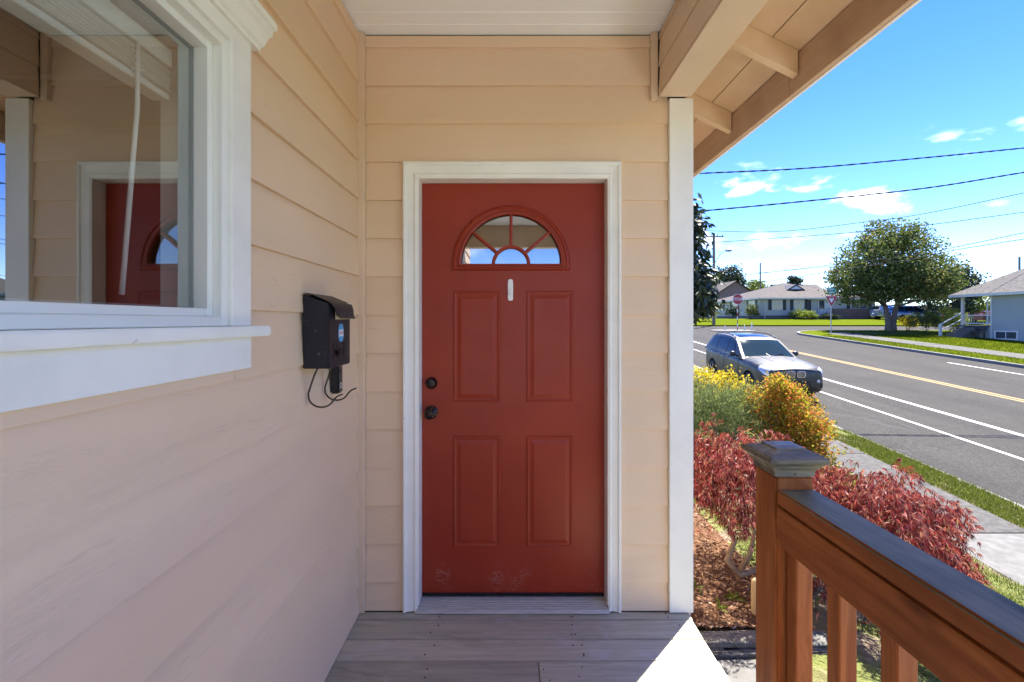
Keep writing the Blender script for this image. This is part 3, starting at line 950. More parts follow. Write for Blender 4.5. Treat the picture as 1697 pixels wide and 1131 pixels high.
MB().box(0.845, 0.886, -2.25, 2.30, -0.22, -0.0385).build('rim_joist', M['cedar_y'], deck)
MB().box(-0.74, 0.83, 0.6, 0.64, -0.30, -0.039).box(-0.74, 0.83, 1.8, 1.84, -0.30, -0.039).build('joist', M['cedar_y'], deck)

# ================================================================== PORCH RAILING
rail = thing('porch_railing', 'stained cedar porch railing with capped post at the right', 'railing', (0.69, 0.4, 0))
PX0, PX1, PY0, PY1 = 0.6435, 0.7345, 1.126, 1.222
post = box_obj('post', M['cedar_z'], rail, PX0, PX1, PY0, PY1, 0.003, 1.0790, 0.004, 2)
cxp, cyp = (PX0 + PX1) / 2, (PY0 + PY1) / 2
lv = [(0.049, 1.0792), (0.049, 1.0900), (0.051, 1.0960), (0.058, 1.1020), (0.060, 1.1075), (0.067, 1.1125), (0.071, 1.1165), (0.071, 1.1250), (0.064, 1.1300), (0.041, 1.1395), (0.037, 1.1400), (0.037, 1.1440), (0.018, 1.1475)]
v_, f_ = [], []
for (h, z) in lv:
    v_ += [(-h, -h, z), (h, -h, z), (h, h, z), (-h, h, z)]
for i in range(len(lv) - 1):
    for k in range(4):
        k2 = (k + 1) % 4
        f_.append((i * 4 + k, i * 4 + k2, i * 4 + 4 + k2, i * 4 + 4 + k))
f_ += [(3, 2, 1, 0), tuple(4 * (len(lv) - 1) + k for k in range(4))]
capo = MB().add(v_, f_).build('post_cap', M['cap'], post, 0.0008, loc=(cxp, cyp, 0))
box_obj('cap_nail', M['black_plastic'], capo, cxp - 0.0015, cxp + 0.0015, cyp - 0.0506, cyp - 0.0490, 1.085, 1.088)
RY0, RY1 = -1.90, PY0 - 0.0006
top = box_obj('top_rail', [M['rail_top'], M['cedar_y']], rail, PX0 + 0.001, PX1 + 0.002, RY0, RY1, 1.0105, 1.0490, 0.005, 2)
for pf in top.data.polygons:
    pf.material_index = 0 if pf.normal.z > 0.5 else 1
box_obj('side_rail', M['cedar_y'], rail, PX0 + 0.0005, PX0 + 0.0200, RY0, RY1, 0.9180, 1.0060, 0.002)
box_obj('bottom_rail', M['cedar_y'], rail, PX0 + 0.0005, PX0 + 0.0200, RY0, RY1, 0.0800, 0.1680, 0.002)
y = 1.080
while y > RY0 + 0.05:
    box_obj('baluster', M['cedar_z'], rail, PX0 + 0.0205, PX0 + 0.0585, y, y + 0.038, 0.060, 1.0098, 0.003)
    y -= 0.141
post2 = box_obj('post', M['cedar_z'], rail, PX0, PX1, RY0 - 0.096, RY0 - 0.0006, 0.003, 1.0790, 0.004)
link('post_cap', capo.data, post2, (cxp, RY0 - 0.048, 0))
# ================================================================== GROUND, STREET
def grass_mat():
    g = G('lawn')
    pos = g.n('ShaderNodeNewGeometry').outputs['Position']
    a = g.noise(pos, 0.35, 4)
    b = g.noise(pos, 9.0, 5)
    c = g.ramp(b, [(0.25, (0.050, 0.072, 0.006)), (0.5, (0.082, 0.110, 0.009)), (0.78, (0.115, 0.132, 0.016))])
    c = g.mix(c, g.ramp(a, [(0.3, (0.85, 0.95, 0.8)), (0.7, (1.15, 1.02, 1.0))]), 1.0, 'MULTIPLY')
    return g.done(g.bsdf(c, 0.9, g.bump(g.noise(pos, 28, 4), 0.8, 0.05), 0, 0.0))
def yard_mat():
    g = G('thin_lawn_soil')
    pos = g.n('ShaderNodeNewGeometry').outputs['Position']
    b = g.noise(pos, 14.0, 5)
    a = g.noise(pos, 1.6, 5, 0.6)
    gr = g.ramp(b, [(0.3, (0.100, 0.120, 0.030)), (0.7, (0.190, 0.200, 0.065))])
    so = g.ramp(b, [(0.3, (0.130, 0.090, 0.060)), (0.7, (0.290, 0.235, 0.170))])
    c = g.mix(gr, so, g.step(a, 0.47, 0.60))
    return g.done(g.bsdf(c, 0.95, g.bump(g.noise(pos, 60, 5), 0.9, 0.03), 0, 0.1))
def asphalt_mat():
    g = G('worn_asphalt')
    pos = g.n('ShaderNodeNewGeometry').outputs['Position']
    st = g.n('ShaderNodeMapping', {'Vector': pos, 'Rotation': (0, 0, math.atan(AZ)), 'Scale': (1.0, 0.06, 1.0)}).outputs[0]
    tr = g.noise(st, 0.9, 4)
    fine = g.noise(pos, 55, 4, 0.7)
    mid = g.noise(pos, 1.1, 5)
    c = g.ramp(fine, [(0.25, (0.026, 0.025, 0.023)), (0.5, (0.049, 0.047, 0.043)), (0.8, (0.096, 0.091, 0.082))])
    c = g.mix(c, g.ramp(tr, [(0.3, (0.84, 0.84, 0.85)), (0.7, (1.10, 1.09, 1.07))]), 1.0, 'MULTIPLY')
    c = g.mix(c, g.ramp(mid, [(0.3, (0.93,) * 3), (0.7, (1.05,) * 3)]), 1.0, 'MULTIPLY')
    spk = g.noise(pos, 16, 3, 0.8)
    c = g.mix(c, g.ramp(spk, [(0.3, (0.72,) * 3), (0.5, (1.0,) * 3), (0.75, (1.35, 1.33, 1.3))]), 1.0, 'MULTIPLY')
    oil = g.step(g.noise(st, 2.6, 5, 0.65), 0.60, 0.75)
    c = g.mix(c, (0.022, 0.021, 0.020), g.math('MULTIPLY', oil, 0.45))
    vo = g.n('ShaderNodeTexVoronoi', {'Vector': g.n('ShaderNodeVectorMath', {0: pos, 1: g.n('ShaderNodeVectorMath', {0: g.n('ShaderNodeTexNoise', {'Vector': pos, 'Scale': 0.6, 'Detail': 4}).outputs['Color'], 1: (2.5, 2.5, 0)}, operation='MULTIPLY').outputs[0]}, operation='ADD').outputs[0], 'Scale': 0.16}, feature='DISTANCE_TO_EDGE').outputs[0]
    crack = g.step(vo, 0.006, 0.0015)
    c = g.mix(c, (0.06, 0.058, 0.056), g.math('MULTIPLY', crack, 0.85))
    return g.done(g.bsdf(c, 0.9, g.bump(fine, 0.7, 0.012), 0, 0.08))
def paint_mat(name, col):
    g = G(name)
    pos = g.n('ShaderNodeNewGeometry').outputs['Position']
    w = g.step(g.noise(pos, 22, 6, 0.75), 0.50, 0.66)
    c = g.mix(col, (0.06, 0.058, 0.055), g.math('MULTIPLY', w, 0.7))
    return g.done(g.bsdf(c, 0.7, g.bump(g.noise(pos, 60, 3), 0.4, 0.006), 0, 0.3))
def mulch_mat():
    g = G('bark_mulch')
    pos = g.n('ShaderNodeNewGeometry').outputs['Position']
    b = g.noise(pos, 45, 5, 0.7)
    c = g.ramp(b, [(0.25, (0.060, 0.030, 0.016)), (0.55, (0.180, 0.095, 0.052)), (0.8, (0.300, 0.195, 0.125))])
    return g.done(g.bsdf(c, 0.95, g.bump(b, 1.0, 0.03), 0, 0.1))
M['grass'] = grass_mat(); M['yard'] = yard_mat(); M['asphalt'] = asphalt_mat(); M['mulch'] = mulch_mat()
M['line_white'] = paint_mat('white_road_paint', (0.50, 0.50, 0.48))
M['line_yellow'] = paint_mat('yellow_road_paint', (0.34, 0.21, 0.065))
M['kerb'] = pmat('kerb_concrete', (0.20, 0.19, 0.175), 0.9, 0.3, 3, bump=0.4, bscale=60)
M['grass_blade'] = leaf_mat('grass_blade', [(0.0, (0.060, 0.095, 0.010)), (0.45, (0.10, 0.140, 0.018)), (0.8, (0.16, 0.180, 0.036)), (1.0, (0.26, 0.23, 0.10))], 0.6, 0.4, 0.1)
M['chip'] = leaf_mat('mulch_chip', [(0.0, (0.075, 0.034, 0.018)), (0.5, (0.235, 0.120, 0.062)), (0.85, (0.400, 0.250, 0.155)), (1.0, (0.55, 0.42, 0.30))], 0.8, 0.0, 0.2)

def structure(o):
    o['kind'] = 'structure'
    return o
def grid_sheet(name, us, ys, zf, mat, use_u=True):
    v_, f_ = [], []
    for Y in ys:
        for u in us:
            X = upos(u, Y) if use_u else u
            v_.append((X, Y, zf(X, Y)))
    nu = len(us)
    for j in range(len(ys) - 1):
        for i in range(nu - 1):
            f_.append((j * nu + i, j * nu + i + 1, (j + 1) * nu + i + 1, (j + 1) * nu + i))
    return structure(MB().add(v_, f_).build(name, mat, smooth=True))
grid_sheet('ground', [-900, -300, -100, -40, 0, 40, 100, 200, 400, 1200], [-900, -300, -100, -40, 0, 30, 58, 90, 160, 400, 1500], lambda X, Y: P(Y) - 0.06, M['grass'], False)
def frange(a, b, s):
    return [a + i * s for i in range(int(round((b - a) / s)) + 1)]
yard_us = [-30, -16, -9, -5, -3, -2, -1, -0.5] + frange(0, 4.8, 0.16) + [WALK0]
yard_ys = [-40, -20, -12, -8, -5, -3, -2] + frange(-1, 12, 0.2) + frange(13, 38, 1.0)
def zy2(X, Y):
    z = zyard(X, Y)
    if 1.0 < X < 6 and 0 < Y < 12:
        z += 0.018 * math.sin(X * 5.1 + Y * 2.3) * math.sin(Y * 3.7 - X) + 0.01 * math.sin(X * 11 + Y * 9)
    return z
grid_sheet('front_yard', yard_us, yard_ys, zy2, M['yard'])

def slab(name, mat, parent, u0, u1, Y0, Y1, zo, th=0.1, bevel=0.0):
    Ym = (Y0 + Y1) / 2
    o = Vector((upos((u0 + u1) / 2, Ym), Ym, P(Ym) + zo))
    v_ = []
    for dz in (-th, 0):
        for (u, Y) in ((u0, Y0), (u1, Y0), (u1, Y1), (u0, Y1)):
            v_.append(Vector((upos(u, Y), Y, P(Y) + zo + dz)) - o)
    return MB().add(v_, [(0, 3, 2, 1), (4, 5, 6, 7), (0, 1, 5, 4), (1, 2, 6, 5), (2, 3, 7, 6), (3, 0, 4, 7)]).build(name, mat, parent, bevel, loc=o)
# near sidewalk: base sheet and slabs
sw = structure(slab('sidewalk', M['concrete_old'], None, WALK0 - 0.01, WALK1 + 0.01, -30, 38, 0.085, 0.2))
Y = -5.73
while Y < 37:
    ln = 1.42
    slab('paving_slab', M['concrete_pale'] if Y < 5.5 and Y > 1.0 else M['concrete_old'], sw, WALK0, WALK1, Y + 0.006, Y + ln - 0.006, 0.125 + random.uniform(-.004, .004), 0.06, 0.006)
    Y += ln
structure(slab('verge', M['yard'], None, WALK1 + 0.011, KERB0 - 0.13, -30, 38, 0.118, 0.2))
kb = structure(slab('kerb', M['kerb'], None, KERB0 - 0.129, KERB0 - 0.0, -30, 38, 0.098, 0.25, 0.01))
# the roadway
rd = MB()
for (Ya, Yb) in ((-60, -40), (-40, 45.3)):
    rd.add([(upos(KERB0 - 0.001, Ya), Ya, P(Ya)), (upos(KERB1 + 0.05, Ya), Ya, P(Ya)), (upos(KERB1 + 0.05, Yb), Yb, P(Yb)), (upos(KERB0 - 0.001, Yb), Yb, P(Yb))], [(0, 1, 2, 3)])
rd.add([(upos(KERB1 + 0.05, 33), 33, P(33)), (upos(25, 33), 33, P(33)), (160, 38.4, P(38.4)), (160, 45.3, P(45.3)), (upos(KERB1 + 0.05, 45.3), 45.3, P(45.3))], [(0, 1, 2, 3, 4)])
rd.add([(upos(KERB0, 38.2), 38.2, P(38.2)), (upos(KERB0, 45.3), 45.3, P(45.3)), (-80, 45.3, P(45.3)), (-80, 38.2, P(38.2))], [(0, 1, 2, 3)])
road = structure(rd.build('road', M['asphalt']))
def line(name, mat, u, w, Y0, Y1, label=None):
    m = MB()
    ys = np.linspace(Y0, Y1, 8)
    for a, b in zip(ys[:-1], ys[1:]):
        m.add([(upos(u - w / 2, a), a, P(a) + 0.004), (upos(u + w / 2, a), a, P(a) + 0.004), (upos(u + w / 2, b), b, P(b) + 0.004), (upos(u - w / 2, b), b, P(b) + 0.004)], [(0, 1, 2, 3)])
    m.build(name, mat, road)
line('edge_line', M['line_white'], 8.97, 0.10, -30, 35)
line('lane_line', M['line_white'], 10.49, 0.16, -30, 35)
line('centre_line', M['line_yellow'], 13.84, 0.11, -30, 33)
line('centre_line', M['line_yellow'], 14.08, 0.11, -30, 33)
line('edge_line', M['line_white'], 18.57, 0.13, -30, 20.8)
# far corner lot: kerb with a rounded corner, lawn, sidewalk
def corner(off):
    pts = [(KERB1 + off, -60.0), (KERB1 + off, -40.0), (KERB1 + off, 34.5)]
    for i in range(1, 9):
        a = math.pi - (math.pi / 2) * i / 8
        pts.append((24.2 + (4.0 - off) * math.cos(a), 34.5 + (4.0 - off) * math.sin(a)))
    pts.append((150.0, 38.5 - off))
    return pts
def strip_between(name, offa, offb, z0, z1, mat, i0=0, i1=None):
    A, B = corner(offa)[i0:i1], corner(offb)[i0:i1]
    v_, f_ = [], []
    for (u, Y), (u2, Y2) in zip(A, B):
        X, X2 = upos(u, Y), upos(u2, Y2)
        v_ += [(X, Y, P(Y) + z0), (X, Y, P(Y) + z1), (X2, Y2, P(Y2) + z1), (X2, Y2, P(Y2) + z0)]
    for i in range(len(A) - 1):
        a, b = 4 * i, 4 * i + 4
        for k in range(3):
            f_.append((a + k, a + k + 1, b + k + 1, b + k))
    return structure(MB().add(v_, f_).build(name, mat))
strip_between('kerb', 0.0, 0.16, -0.05, 0.135, M['kerb'])
lot = corner(0.158)
structure(MB().add([(upos(u, Y), Y, P(Y) + 0.118) for (u, Y) in lot[1:]] + [(upos(150, -40), -40, P(-40) + 0.118)], [tuple(range(len(lot)))]).build('corner_lawn', M['grass']))
sw2 = strip_between('sidewalk', 2.1, 3.9, 0.0, 0.124, M['concrete_old'], 1)
Y = 2.0
while Y < 33:
    slab('paving_slab', M['concrete_old'], sw2, KERB1 + 2.11, KERB1 + 3.89, Y + 0.008, Y + 1.792, 0.129, 0.004)
    Y += 1.8
# lawn beyond the cross street
fl = MB()
fl.add([(-80, 45.3, P(45.3) - 0.05), (170, 45.3, P(45.3) - 0.05), (170, 45.3, P(45.3) + 0.12), (-80, 45.3, P(45.3) + 0.12)], [(0, 1, 2, 3)])
fl.add([(-80, 45.3, P(45.3) + 0.12), (170, 45.3, P(45.3) + 0.12), (170, 58, P(58) + 0.12), (-80, 58, P(58) + 0.12)], [(0, 1, 2, 3)])
fl.add([(-80, 58, P(58) + 0.12), (170, 58, P(58) + 0.12), (170, 130, P(58) + 0.12), (-80, 130, P(58) + 0.12)], [(0, 1, 2, 3)])
structure(fl.build('far_lawn', M['grass']))
isl = [(upos(16.9 + 1.9 * math.cos(a), 39.3), 39.3 + 0.9 * math.sin(a)) for a in [2 * math.pi * i / 20 for i in range(20)]]
m = MB()
n = 20
m.add([(x, y, P(y) - 0.02) for x, y in isl] + [(x, y, P(y) + 0.07) for x, y in isl], [tuple(range(n, 2 * n))] + [(i, (i + 1) % n, n + (i + 1) % n, n + i) for i in range(n)])
structure(m.build('traffic_island', M['concrete_pale'], None, 0.02))

# pad and edging by the porch
structure(box_obj('entry_pad', M['concrete_pale'], None, 0.896, 1.50, 0.2, 2.468, -0.50, -0.338, 0.008))
def edging():
    g = G('mossy_edging_stone')
    pos = g.n('ShaderNodeNewGeometry').outputs['Position']
    b = g.noise(pos, 26, 5, 0.65)
    c = g.ramp(b, [(0.25, (0.06, 0.058, 0.052)), (0.7, (0.17, 0.165, 0.15))])
    return g.done(g.bsdf(c, 0.95, g.bump(b, 0.9, 0.02), 0, 0.2))
M['edging'] = edging()
es = MB().box(-0.43, 0.43, -0.085, 0.085, -0.09, 0.0).mesh('edging_stone', M['edging'], 0.03, 3, True)
bm = bmesh.new(); bm.from_mesh(es)
bmesh.ops.subdivide_edges(bm, edges=bm.edges, cuts=3, use_grid_fill=True)
for v in bm.verts:
    v.co += Vector((random.uniform(-1, 1) * .006, random.uniform(-1, 1) * .010, random.uniform(-1, 1) * .006))
bm.to_mesh(es); bm.free()
tag(link('edging_stone', es, None, (1.345, 2.560, -0.285)), 'rough grey edging stone between mulch bed and entry pad', 'stone')
stk = MB().lathe([(0.036, -0.02), (0.037, 0.20), (0.034, 0.225), (0.024, 0.235)], 14, (1.485, 2.79, -0.33))
M['stake'] = wood_mat('raw_pine', (0.36, 0.26, 0.14), (0.48, 0.36, 0.21), axis=2, rough=0.7, knots=False)
tag(stk.build('garden_stake', M['stake'], smooth='auto'), 'short round wooden stake in the mulch behind the railing post', 'stake')
# unseen slab, added beside and behind the porch to bounce sunlight into it
m = MB()
f = lambda x, y: zyard(x, y) + 0.03
for (xa, xb) in ((0.896, 2.4), (2.4, 3.6), (3.6, 4.75)):
    for (ya, yb) in ((-12.0, -3.0), (-3.0, 0.80)):
        if xa < 1 and yb > 0:
            yb = 0.19
        m.add([(xa, ya, f(xa, ya)), (xb, ya, f(xb, ya)), (xb, yb, f(xb, yb)), (xa, yb, f(xa, yb))], [(0, 1, 2, 3)])
m.add([(-0.74, -12.0, f(0, -12)), (0.896, -12.0, f(0, -12)), (0.896, -2.42, f(0, -2.42)), (-0.74, -2.42, f(0, -2.42))], [(0, 1, 2, 3)])
structure(m.build('added_bounce_drive', M['concrete_bounce']))
# mulch bed along the house
bed_us = frange(0.895, 1.735, 0.07)
bed_ys = frange(2.66, 9.1, 0.14)
def zbed(X, Y):
    e = min(1, (1.76 - X) / 0.10)
    return zyard(1.2, Y) + 0.005 + 0.035 * e + 0.012 * math.sin(X * 9 + Y * 4) * math.sin(Y * 7)
grid_sheet('mulch_bed', bed_us, bed_ys, zbed, M['mulch'], False)

rng = np.random.default_rng(11)
def unit(a):
    return a / np.maximum(np.linalg.norm(a, axis=1, keepdims=True), 1e-9)
def diamonds(c, axis, L, W, rng_, curl=0.0):
    """diamond leaves: c (N,3) base points, axis (N,3)"""
    n_ = len(c)
    axis = unit(axis)
    s = unit(np.cross(axis, unit(rng_.normal(size=(n_, 3)))))
    L = np.asarray(L).reshape(-1, 1) * np.ones((n_, 1)); W = np.asarray(W).reshape(-1, 1) * np.ones((n_, 1))
    v = np.empty((n_, 4, 3))
    v[:, 0] = c
    v[:, 1] = c + axis * L * 0.45 + s * W * 0.5
    v[:, 2] = c + axis * L
    v[:, 3] = c + axis * L * 0.45 - s * W * 0.5
    if curl:
        v[:, 2, 2] -= curl * L[:, 0]
    return v.reshape(-1, 3)
# mulch chips
n = 9000
X = rng.uniform(0.90, 1.76, n); Yc = 2.66 + (rng.random(n) ** 1.5) * 5.5
Z = np.array([zbed(a, b) for a, b in zip(X, Yc)]) + 0.004
ax = rng.normal(size=(n, 3)); ax[:, 2] *= 0.35
v = diamonds(np.stack([X, Yc, Z], 1), ax, rng.uniform(0.015, 0.05, n), rng.uniform(0.005, 0.012, n), rng)
tag(link('mulch', fast_mesh('mulch', v, 4, M['chip'])), 'shredded bark mulch chips in the bed beside the house', 'mulch', kind='stuff')
# lawn blades: near yard and verge
def patch_noise(x, y):
    return (np.sin(x * 2.1 + 1.3) * np.sin(y * 1.7 + 0.4) + 0.6 * np.sin(x * 4.9 - y * 3.1) + 0.4 * np.sin(x * 9.1 + y * 7.7 + 2))
def blades(n_, x0, x1, y0, y1, zf, keep, h0, h1, w, in_u=False):
    a = rng.uniform(x0, x1, n_); b = rng.uniform(y0, y1, n_)
    Xw = a + AZ * b if in_u else a
    k = keep(Xw, b)
    Xw, b = Xw[k], b[k]
    z = np.array([zf(p, q) for p, q in zip(Xw, b)])
    n2 = len(Xw)
    h = rng.uniform(h0, h1, n2)
    lean = rng.normal(size=(n2, 3)) * 0.42; lean[:, 2] = 1
    lean = unit(lean) * h[:, None]
    base = np.stack([Xw, b, z - 0.004], 1)
    ang = rng.uniform(0, math.pi, n2)
    s = np.stack([np.cos(ang), np.sin(ang), np.zeros(n2)], 1) * (w * rng.uniform(0.6, 1.3, n2))[:, None]
    v_ = np.empty((n2, 3, 3))
    v_[:, 0] = base - s; v_[:, 1] = base + s; v_[:, 2] = base + lean
    return v_.reshape(-1, 3)
v1 = blades(130000, 1.80, 5.2, 1.2, 7.5, zy2, lambda x, y: ((x - AZ * y) < WALK0 - 0.01) & (patch_noise(x, y) + rng.normal(size=len(x)) * 0.45 < 0.55), 0.018, 0.055, 0.0028)
v2 = blades(30000, 1.80, 5.2, 7.5, 14.0, zy2, lambda x, y: ((x - AZ * y) < WALK0 - 0.01) & (patch_noise(x, y) < 0.9), 0.03, 0.07, 0.005)
tag(link('lawn_grass', fast_mesh('lawn_grass', np.concatenate([v1, v2]), 3, M['grass_blade'])), 'thin patchy lawn grass on the slope between house and sidewalk', 'grass', kind='stuff')
zv = lambda x, y: P(y) + 0.118
v1 = blades(70000, WALK1 + 0.0, KERB0 - 0.11, 4.0, 17.0, zv, lambda x, y: patch_noise(x * 1.5, y) + rng.normal(size=len(x)) * 0.4 < 1.0, 0.025, 0.075, 0.0045, True)
tag(link('verge_grass', fast_mesh('verge_grass', v1, 3, M['grass_blade'])), 'bright grass on the narrow verge between sidewalk and road', 'grass', kind='stuff')
zc = lambda x, y: P(y) + 0.118
v1 = blades(60000, KERB1 + 0.17, KERB1 + 14.0, 19.0, 37.0, zc, lambda x, y: ((x - AZ * y < KERB1 + 2.1) | (x - AZ * y > KERB1 + 3.9)) & ((x - AZ * y > KERB1 + 4) | (y < 33)), 0.04, 0.09, 0.012, True)
M['grass_bright'] = leaf_mat('bright_lawn_blade', [(0.0, (0.060, 0.090, 0.005)), (0.5, (0.090, 0.120, 0.008)), (1.0, (0.13, 0.145, 0.016))], 0.8, 0.4, 0.0)
tag(link('corner_lawn_grass', fast_mesh('corner_lawn_grass', v1, 3, M['grass_bright'])), 'mown bright green grass on the corner lawn across the street', 'grass', kind='stuff')
# tiny weeds in the mulch
for i, (wx, wy) in enumerate(((1.27, 2.83), (1.40, 2.92), (1.20, 3.02))):
    n = 10
    base = np.tile(np.array([[wx, wy, zbed(wx, wy)]]), (n, 1)) + rng.normal(size=(n, 3)) * 0.008
    ax = rng.normal(size=(n, 3)); ax[:, 2] = np.abs(ax[:, 2]) * 0.6 + 0.5
    v = diamonds(base, ax, rng.uniform(0.05, 0.10, n), 0.018, rng, 0.3)
    lab = ['small green weed sprouting nearest the edging stone', 'small green weed in the mulch close to the wooden stake', 'small green weed farther back in the shaded mulch'][i]
    tag(link('weed', fast_mesh('weed', v, 4, M['grass_blade'])), lab, 'weed', 'weeds in the mulch bed')

# ================================================================== PLANTS
M['bark'] = pmat('grey_bark', (0.17, 0.14, 0.115), 0.95, 0.4, 12, stretch=(1, 1, 0.25), bump=0.9, bscale=18, bdist=0.03)
M['bark_pale'] = pmat('pale_bark', (0.30, 0.22, 0.15), 0.9, 0.35, 14, bump=0.5, bscale=40)
def wob(p0, p1, n_, amp, r0, r1):
    p0, p1 = Vector(p0), Vector(p1)
    L = (p1 - p0).length
    pts, rr = [], []
    for i in range(n_ + 1):
        t = i / n_
        q = p0.lerp(p1, t)
        if 0 < i < n_:
            q = q + Vector((random.uniform(-1, 1), random.uniform(-1, 1), random.uniform(-0.6, 0.6))) * amp * L
        pts.append(q); rr.append(r0 + (r1 - r0) * t)
    return pts, rr
def shell(n_, c, r, bias=0.55, zmin=-1.0):
    """points in an ellipsoid, denser towards its outside"""
    d = unit(rng.normal(size=(n_ * 2, 3)))
    d = d[d[:, 2] > zmin][:n_]
    rad = rng.random((len(d), 1)) ** (1 - bias) if bias < 1 else 1
    return np.array(c) + d * rad * np.array(r), d
def tree(name, label, cat, base, trunk_h, trunk_r, blobs, leaf, mat, nclump, per, clump_r, group=None, fork=None, axis_bias=(0, 0, 0.2), bark=None, forks=1, elong=1.5, limbs=9):
    t = thing(name, label, cat, base, group)
    base = Vector(base)
    tk = MB()
    tops = []
    if forks == 1:
        pts, rr = wob(base - Vector((0, 0, 0.1)), base + Vector((0, 0, trunk_h)), 5, 0.03, trunk_r, trunk_r * 0.6)
        tk.tube(pts, rr, 9)
        tops.append(base + Vector((0, 0, trunk_h)))
    else:
        for i in range(forks):
            s = (i - (forks - 1) / 2)
            tp = base + Vector((s * trunk_h * 0.42, random.uniform(-.3, .3), trunk_h))
            pts = [base + Vector((s * trunk_r * 0.9, 0, -0.1)), base + Vector((s * trunk_r * 1.1, 0, trunk_h * 0.22)), base + Vector((s * trunk_h * 0.24, 0, trunk_h * 0.55)), tp]
            tk.tube(pts, [trunk_r * 1.15, trunk_r * 0.85, trunk_r * 0.62, trunk_r * 0.45], 9)
            tops.append(tp)
    cl = []
    for (c, r, w) in blobs:
        p_, d_ = shell(max(3, int(nclump * w)), base + Vector(c), r, 0.62, -0.85)
        cl.append(p_)
    cl = np.concatenate(cl)
    for i in range(limbs):
        e = Vector(cl[rng.integers(len(cl))])
        s_ = min(tops, key=lambda q: (q - e).length)
        pts, rr = wob(s_ - Vector((0, 0, random.uniform(0, trunk_h * .2))), e, 4, 0.06, trunk_r * 0.34, trunk_r * 0.05)
        tk.tube(pts, rr, 5)
    tk.build('trunk', bark or M['bark'], t, smooth=True)
    cs = np.repeat(cl, per, axis=0)
    offs = rng.normal(size=cs.shape) * clump_r * np.array([1, 1, 0.6])
    pos = cs + offs
    ax = unit(rng.normal(size=pos.shape)) + np.array(axis_bias)
    L = leaf * rng.uniform(0.6, 1.4, len(pos))
    v_ = diamonds(pos, ax, L, L / elong, rng)
    link('crown', fast_mesh('crown', v_, 4, mat), t)
    return t
def shrub(name, label, cat, base, blobs, leaf, mat, nclump, per, clump_r, group=None, elong=1.6, axis_bias=(0, 0, 0.4), stems=7, outward=0.0, bark=None):
    t = thing(name, label, cat, base, group)
    base = Vector(base)
    cl, dl = [], []
    for (c, r, w) in blobs:
        p_, d_ = shell(max(3, int(nclump * w)), base + Vector(c), r, 0.6, -0.6)
        cl.append(p_); dl.append(d_)
    cl, dl = np.concatenate(cl), np.concatenate(dl)
    sm = MB()
    for i in range(stems):
        e = Vector(cl[rng.integers(len(cl))])
        pts, rr = wob(base + Vector((random.uniform(-.06, .06), random.uniform(-.06, .06), -0.05)), e, 4, 0.05, 0.016, 0.004)
        sm.tube(pts, rr, 5)
    sm.build('stem', bark or M['bark'], t, smooth=True)
    cs = np.repeat(cl, per, axis=0); ds = np.repeat(dl, per, axis=0)
    pos = cs + rng.normal(size=cs.shape) * clump_r
    ax = unit(rng.normal(size=pos.shape)) + np.array(axis_bias) + ds * outward
    L = leaf * rng.uniform(0.6, 1.4, len(pos))
    link('foliage', fast_mesh('foliage', diamonds(pos, ax, L, L / elong, rng), 4, mat), t)
    return t
M['leaf_green'] = leaf_mat('tree_leaf', [(0.0, (0.048, 0.075, 0.018)), (0.45, (0.100, 0.138, 0.036)), (0.80, (0.160, 0.190, 0.058)), (0.92, (0.22, 0.195, 0.095)), (1.0, (0.30, 0.25, 0.17))], 0.6, 0.4, 0.12)
M['leaf_dark'] = leaf_mat('dark_evergreen_leaf', [(0.0, (0.012, 0.024, 0.012)), (0.6, (0.030, 0.050, 0.022)), (1.0, (0.06, 0.085, 0.035))], 0.5, 0.15)
M['leaf_cypress'] = leaf_mat('cypress_spray', [(0.0, (0.014, 0.026, 0.014)), (0.6, (0.035, 0.055, 0.024)), (1.0, (0.085, 0.105, 0.045))], 0.5, 0.15)
M['leaf_lime'] = leaf_mat('lime_leaf', [(0.0, (0.08, 0.13, 0.015)), (0.5, (0.17, 0.23, 0.025)), (1.0, (0.34, 0.36, 0.05))], 0.5, 0.35)
M['leaf_yellow'] = leaf_mat('golden_leaf', [(0.0, (0.26, 0.25, 0.015)), (0.5, (0.50, 0.42, 0.03)), (0.9, (0.62, 0.46, 0.05)), (1.0, (0.55, 0.22, 0.03))], 0.6, 0.5, 0.15)
M['leaf_spirea'] = leaf_mat('spirea_leaf', [(0.0, (0.12, 0.16, 0.02)), (0.35, (0.32, 0.30, 0.03)), (0.6, (0.50, 0.30, 0.045)), (0.85, (0.54, 0.21, 0.06)), (1.0, (0.46, 0.11, 0.05))], 0.6, 0.5, 0.15)
M['leaf_juniper'] = leaf_mat('juniper_needle', [(0.0, (0.07, 0.11, 0.04)), (0.6, (0.17, 0.22, 0.09)), (1.0, (0.30, 0.33, 0.16))], 0.7, 0.3, 0.1)
M['leaf_maple'] = leaf_mat('red_maple_leaf', [(0.0, (0.040, 0.008, 0.014)), (0.30, (0.150, 0.022, 0.028)), (0.60, (0.320, 0.045, 0.048)), (0.80, (0.40, 0.13, 0.11)), (0.95, (0.46, 0.26, 0.21)), (1.0, (0.20, 0.15, 0.05))], 0.5, 0.42, 0.25)

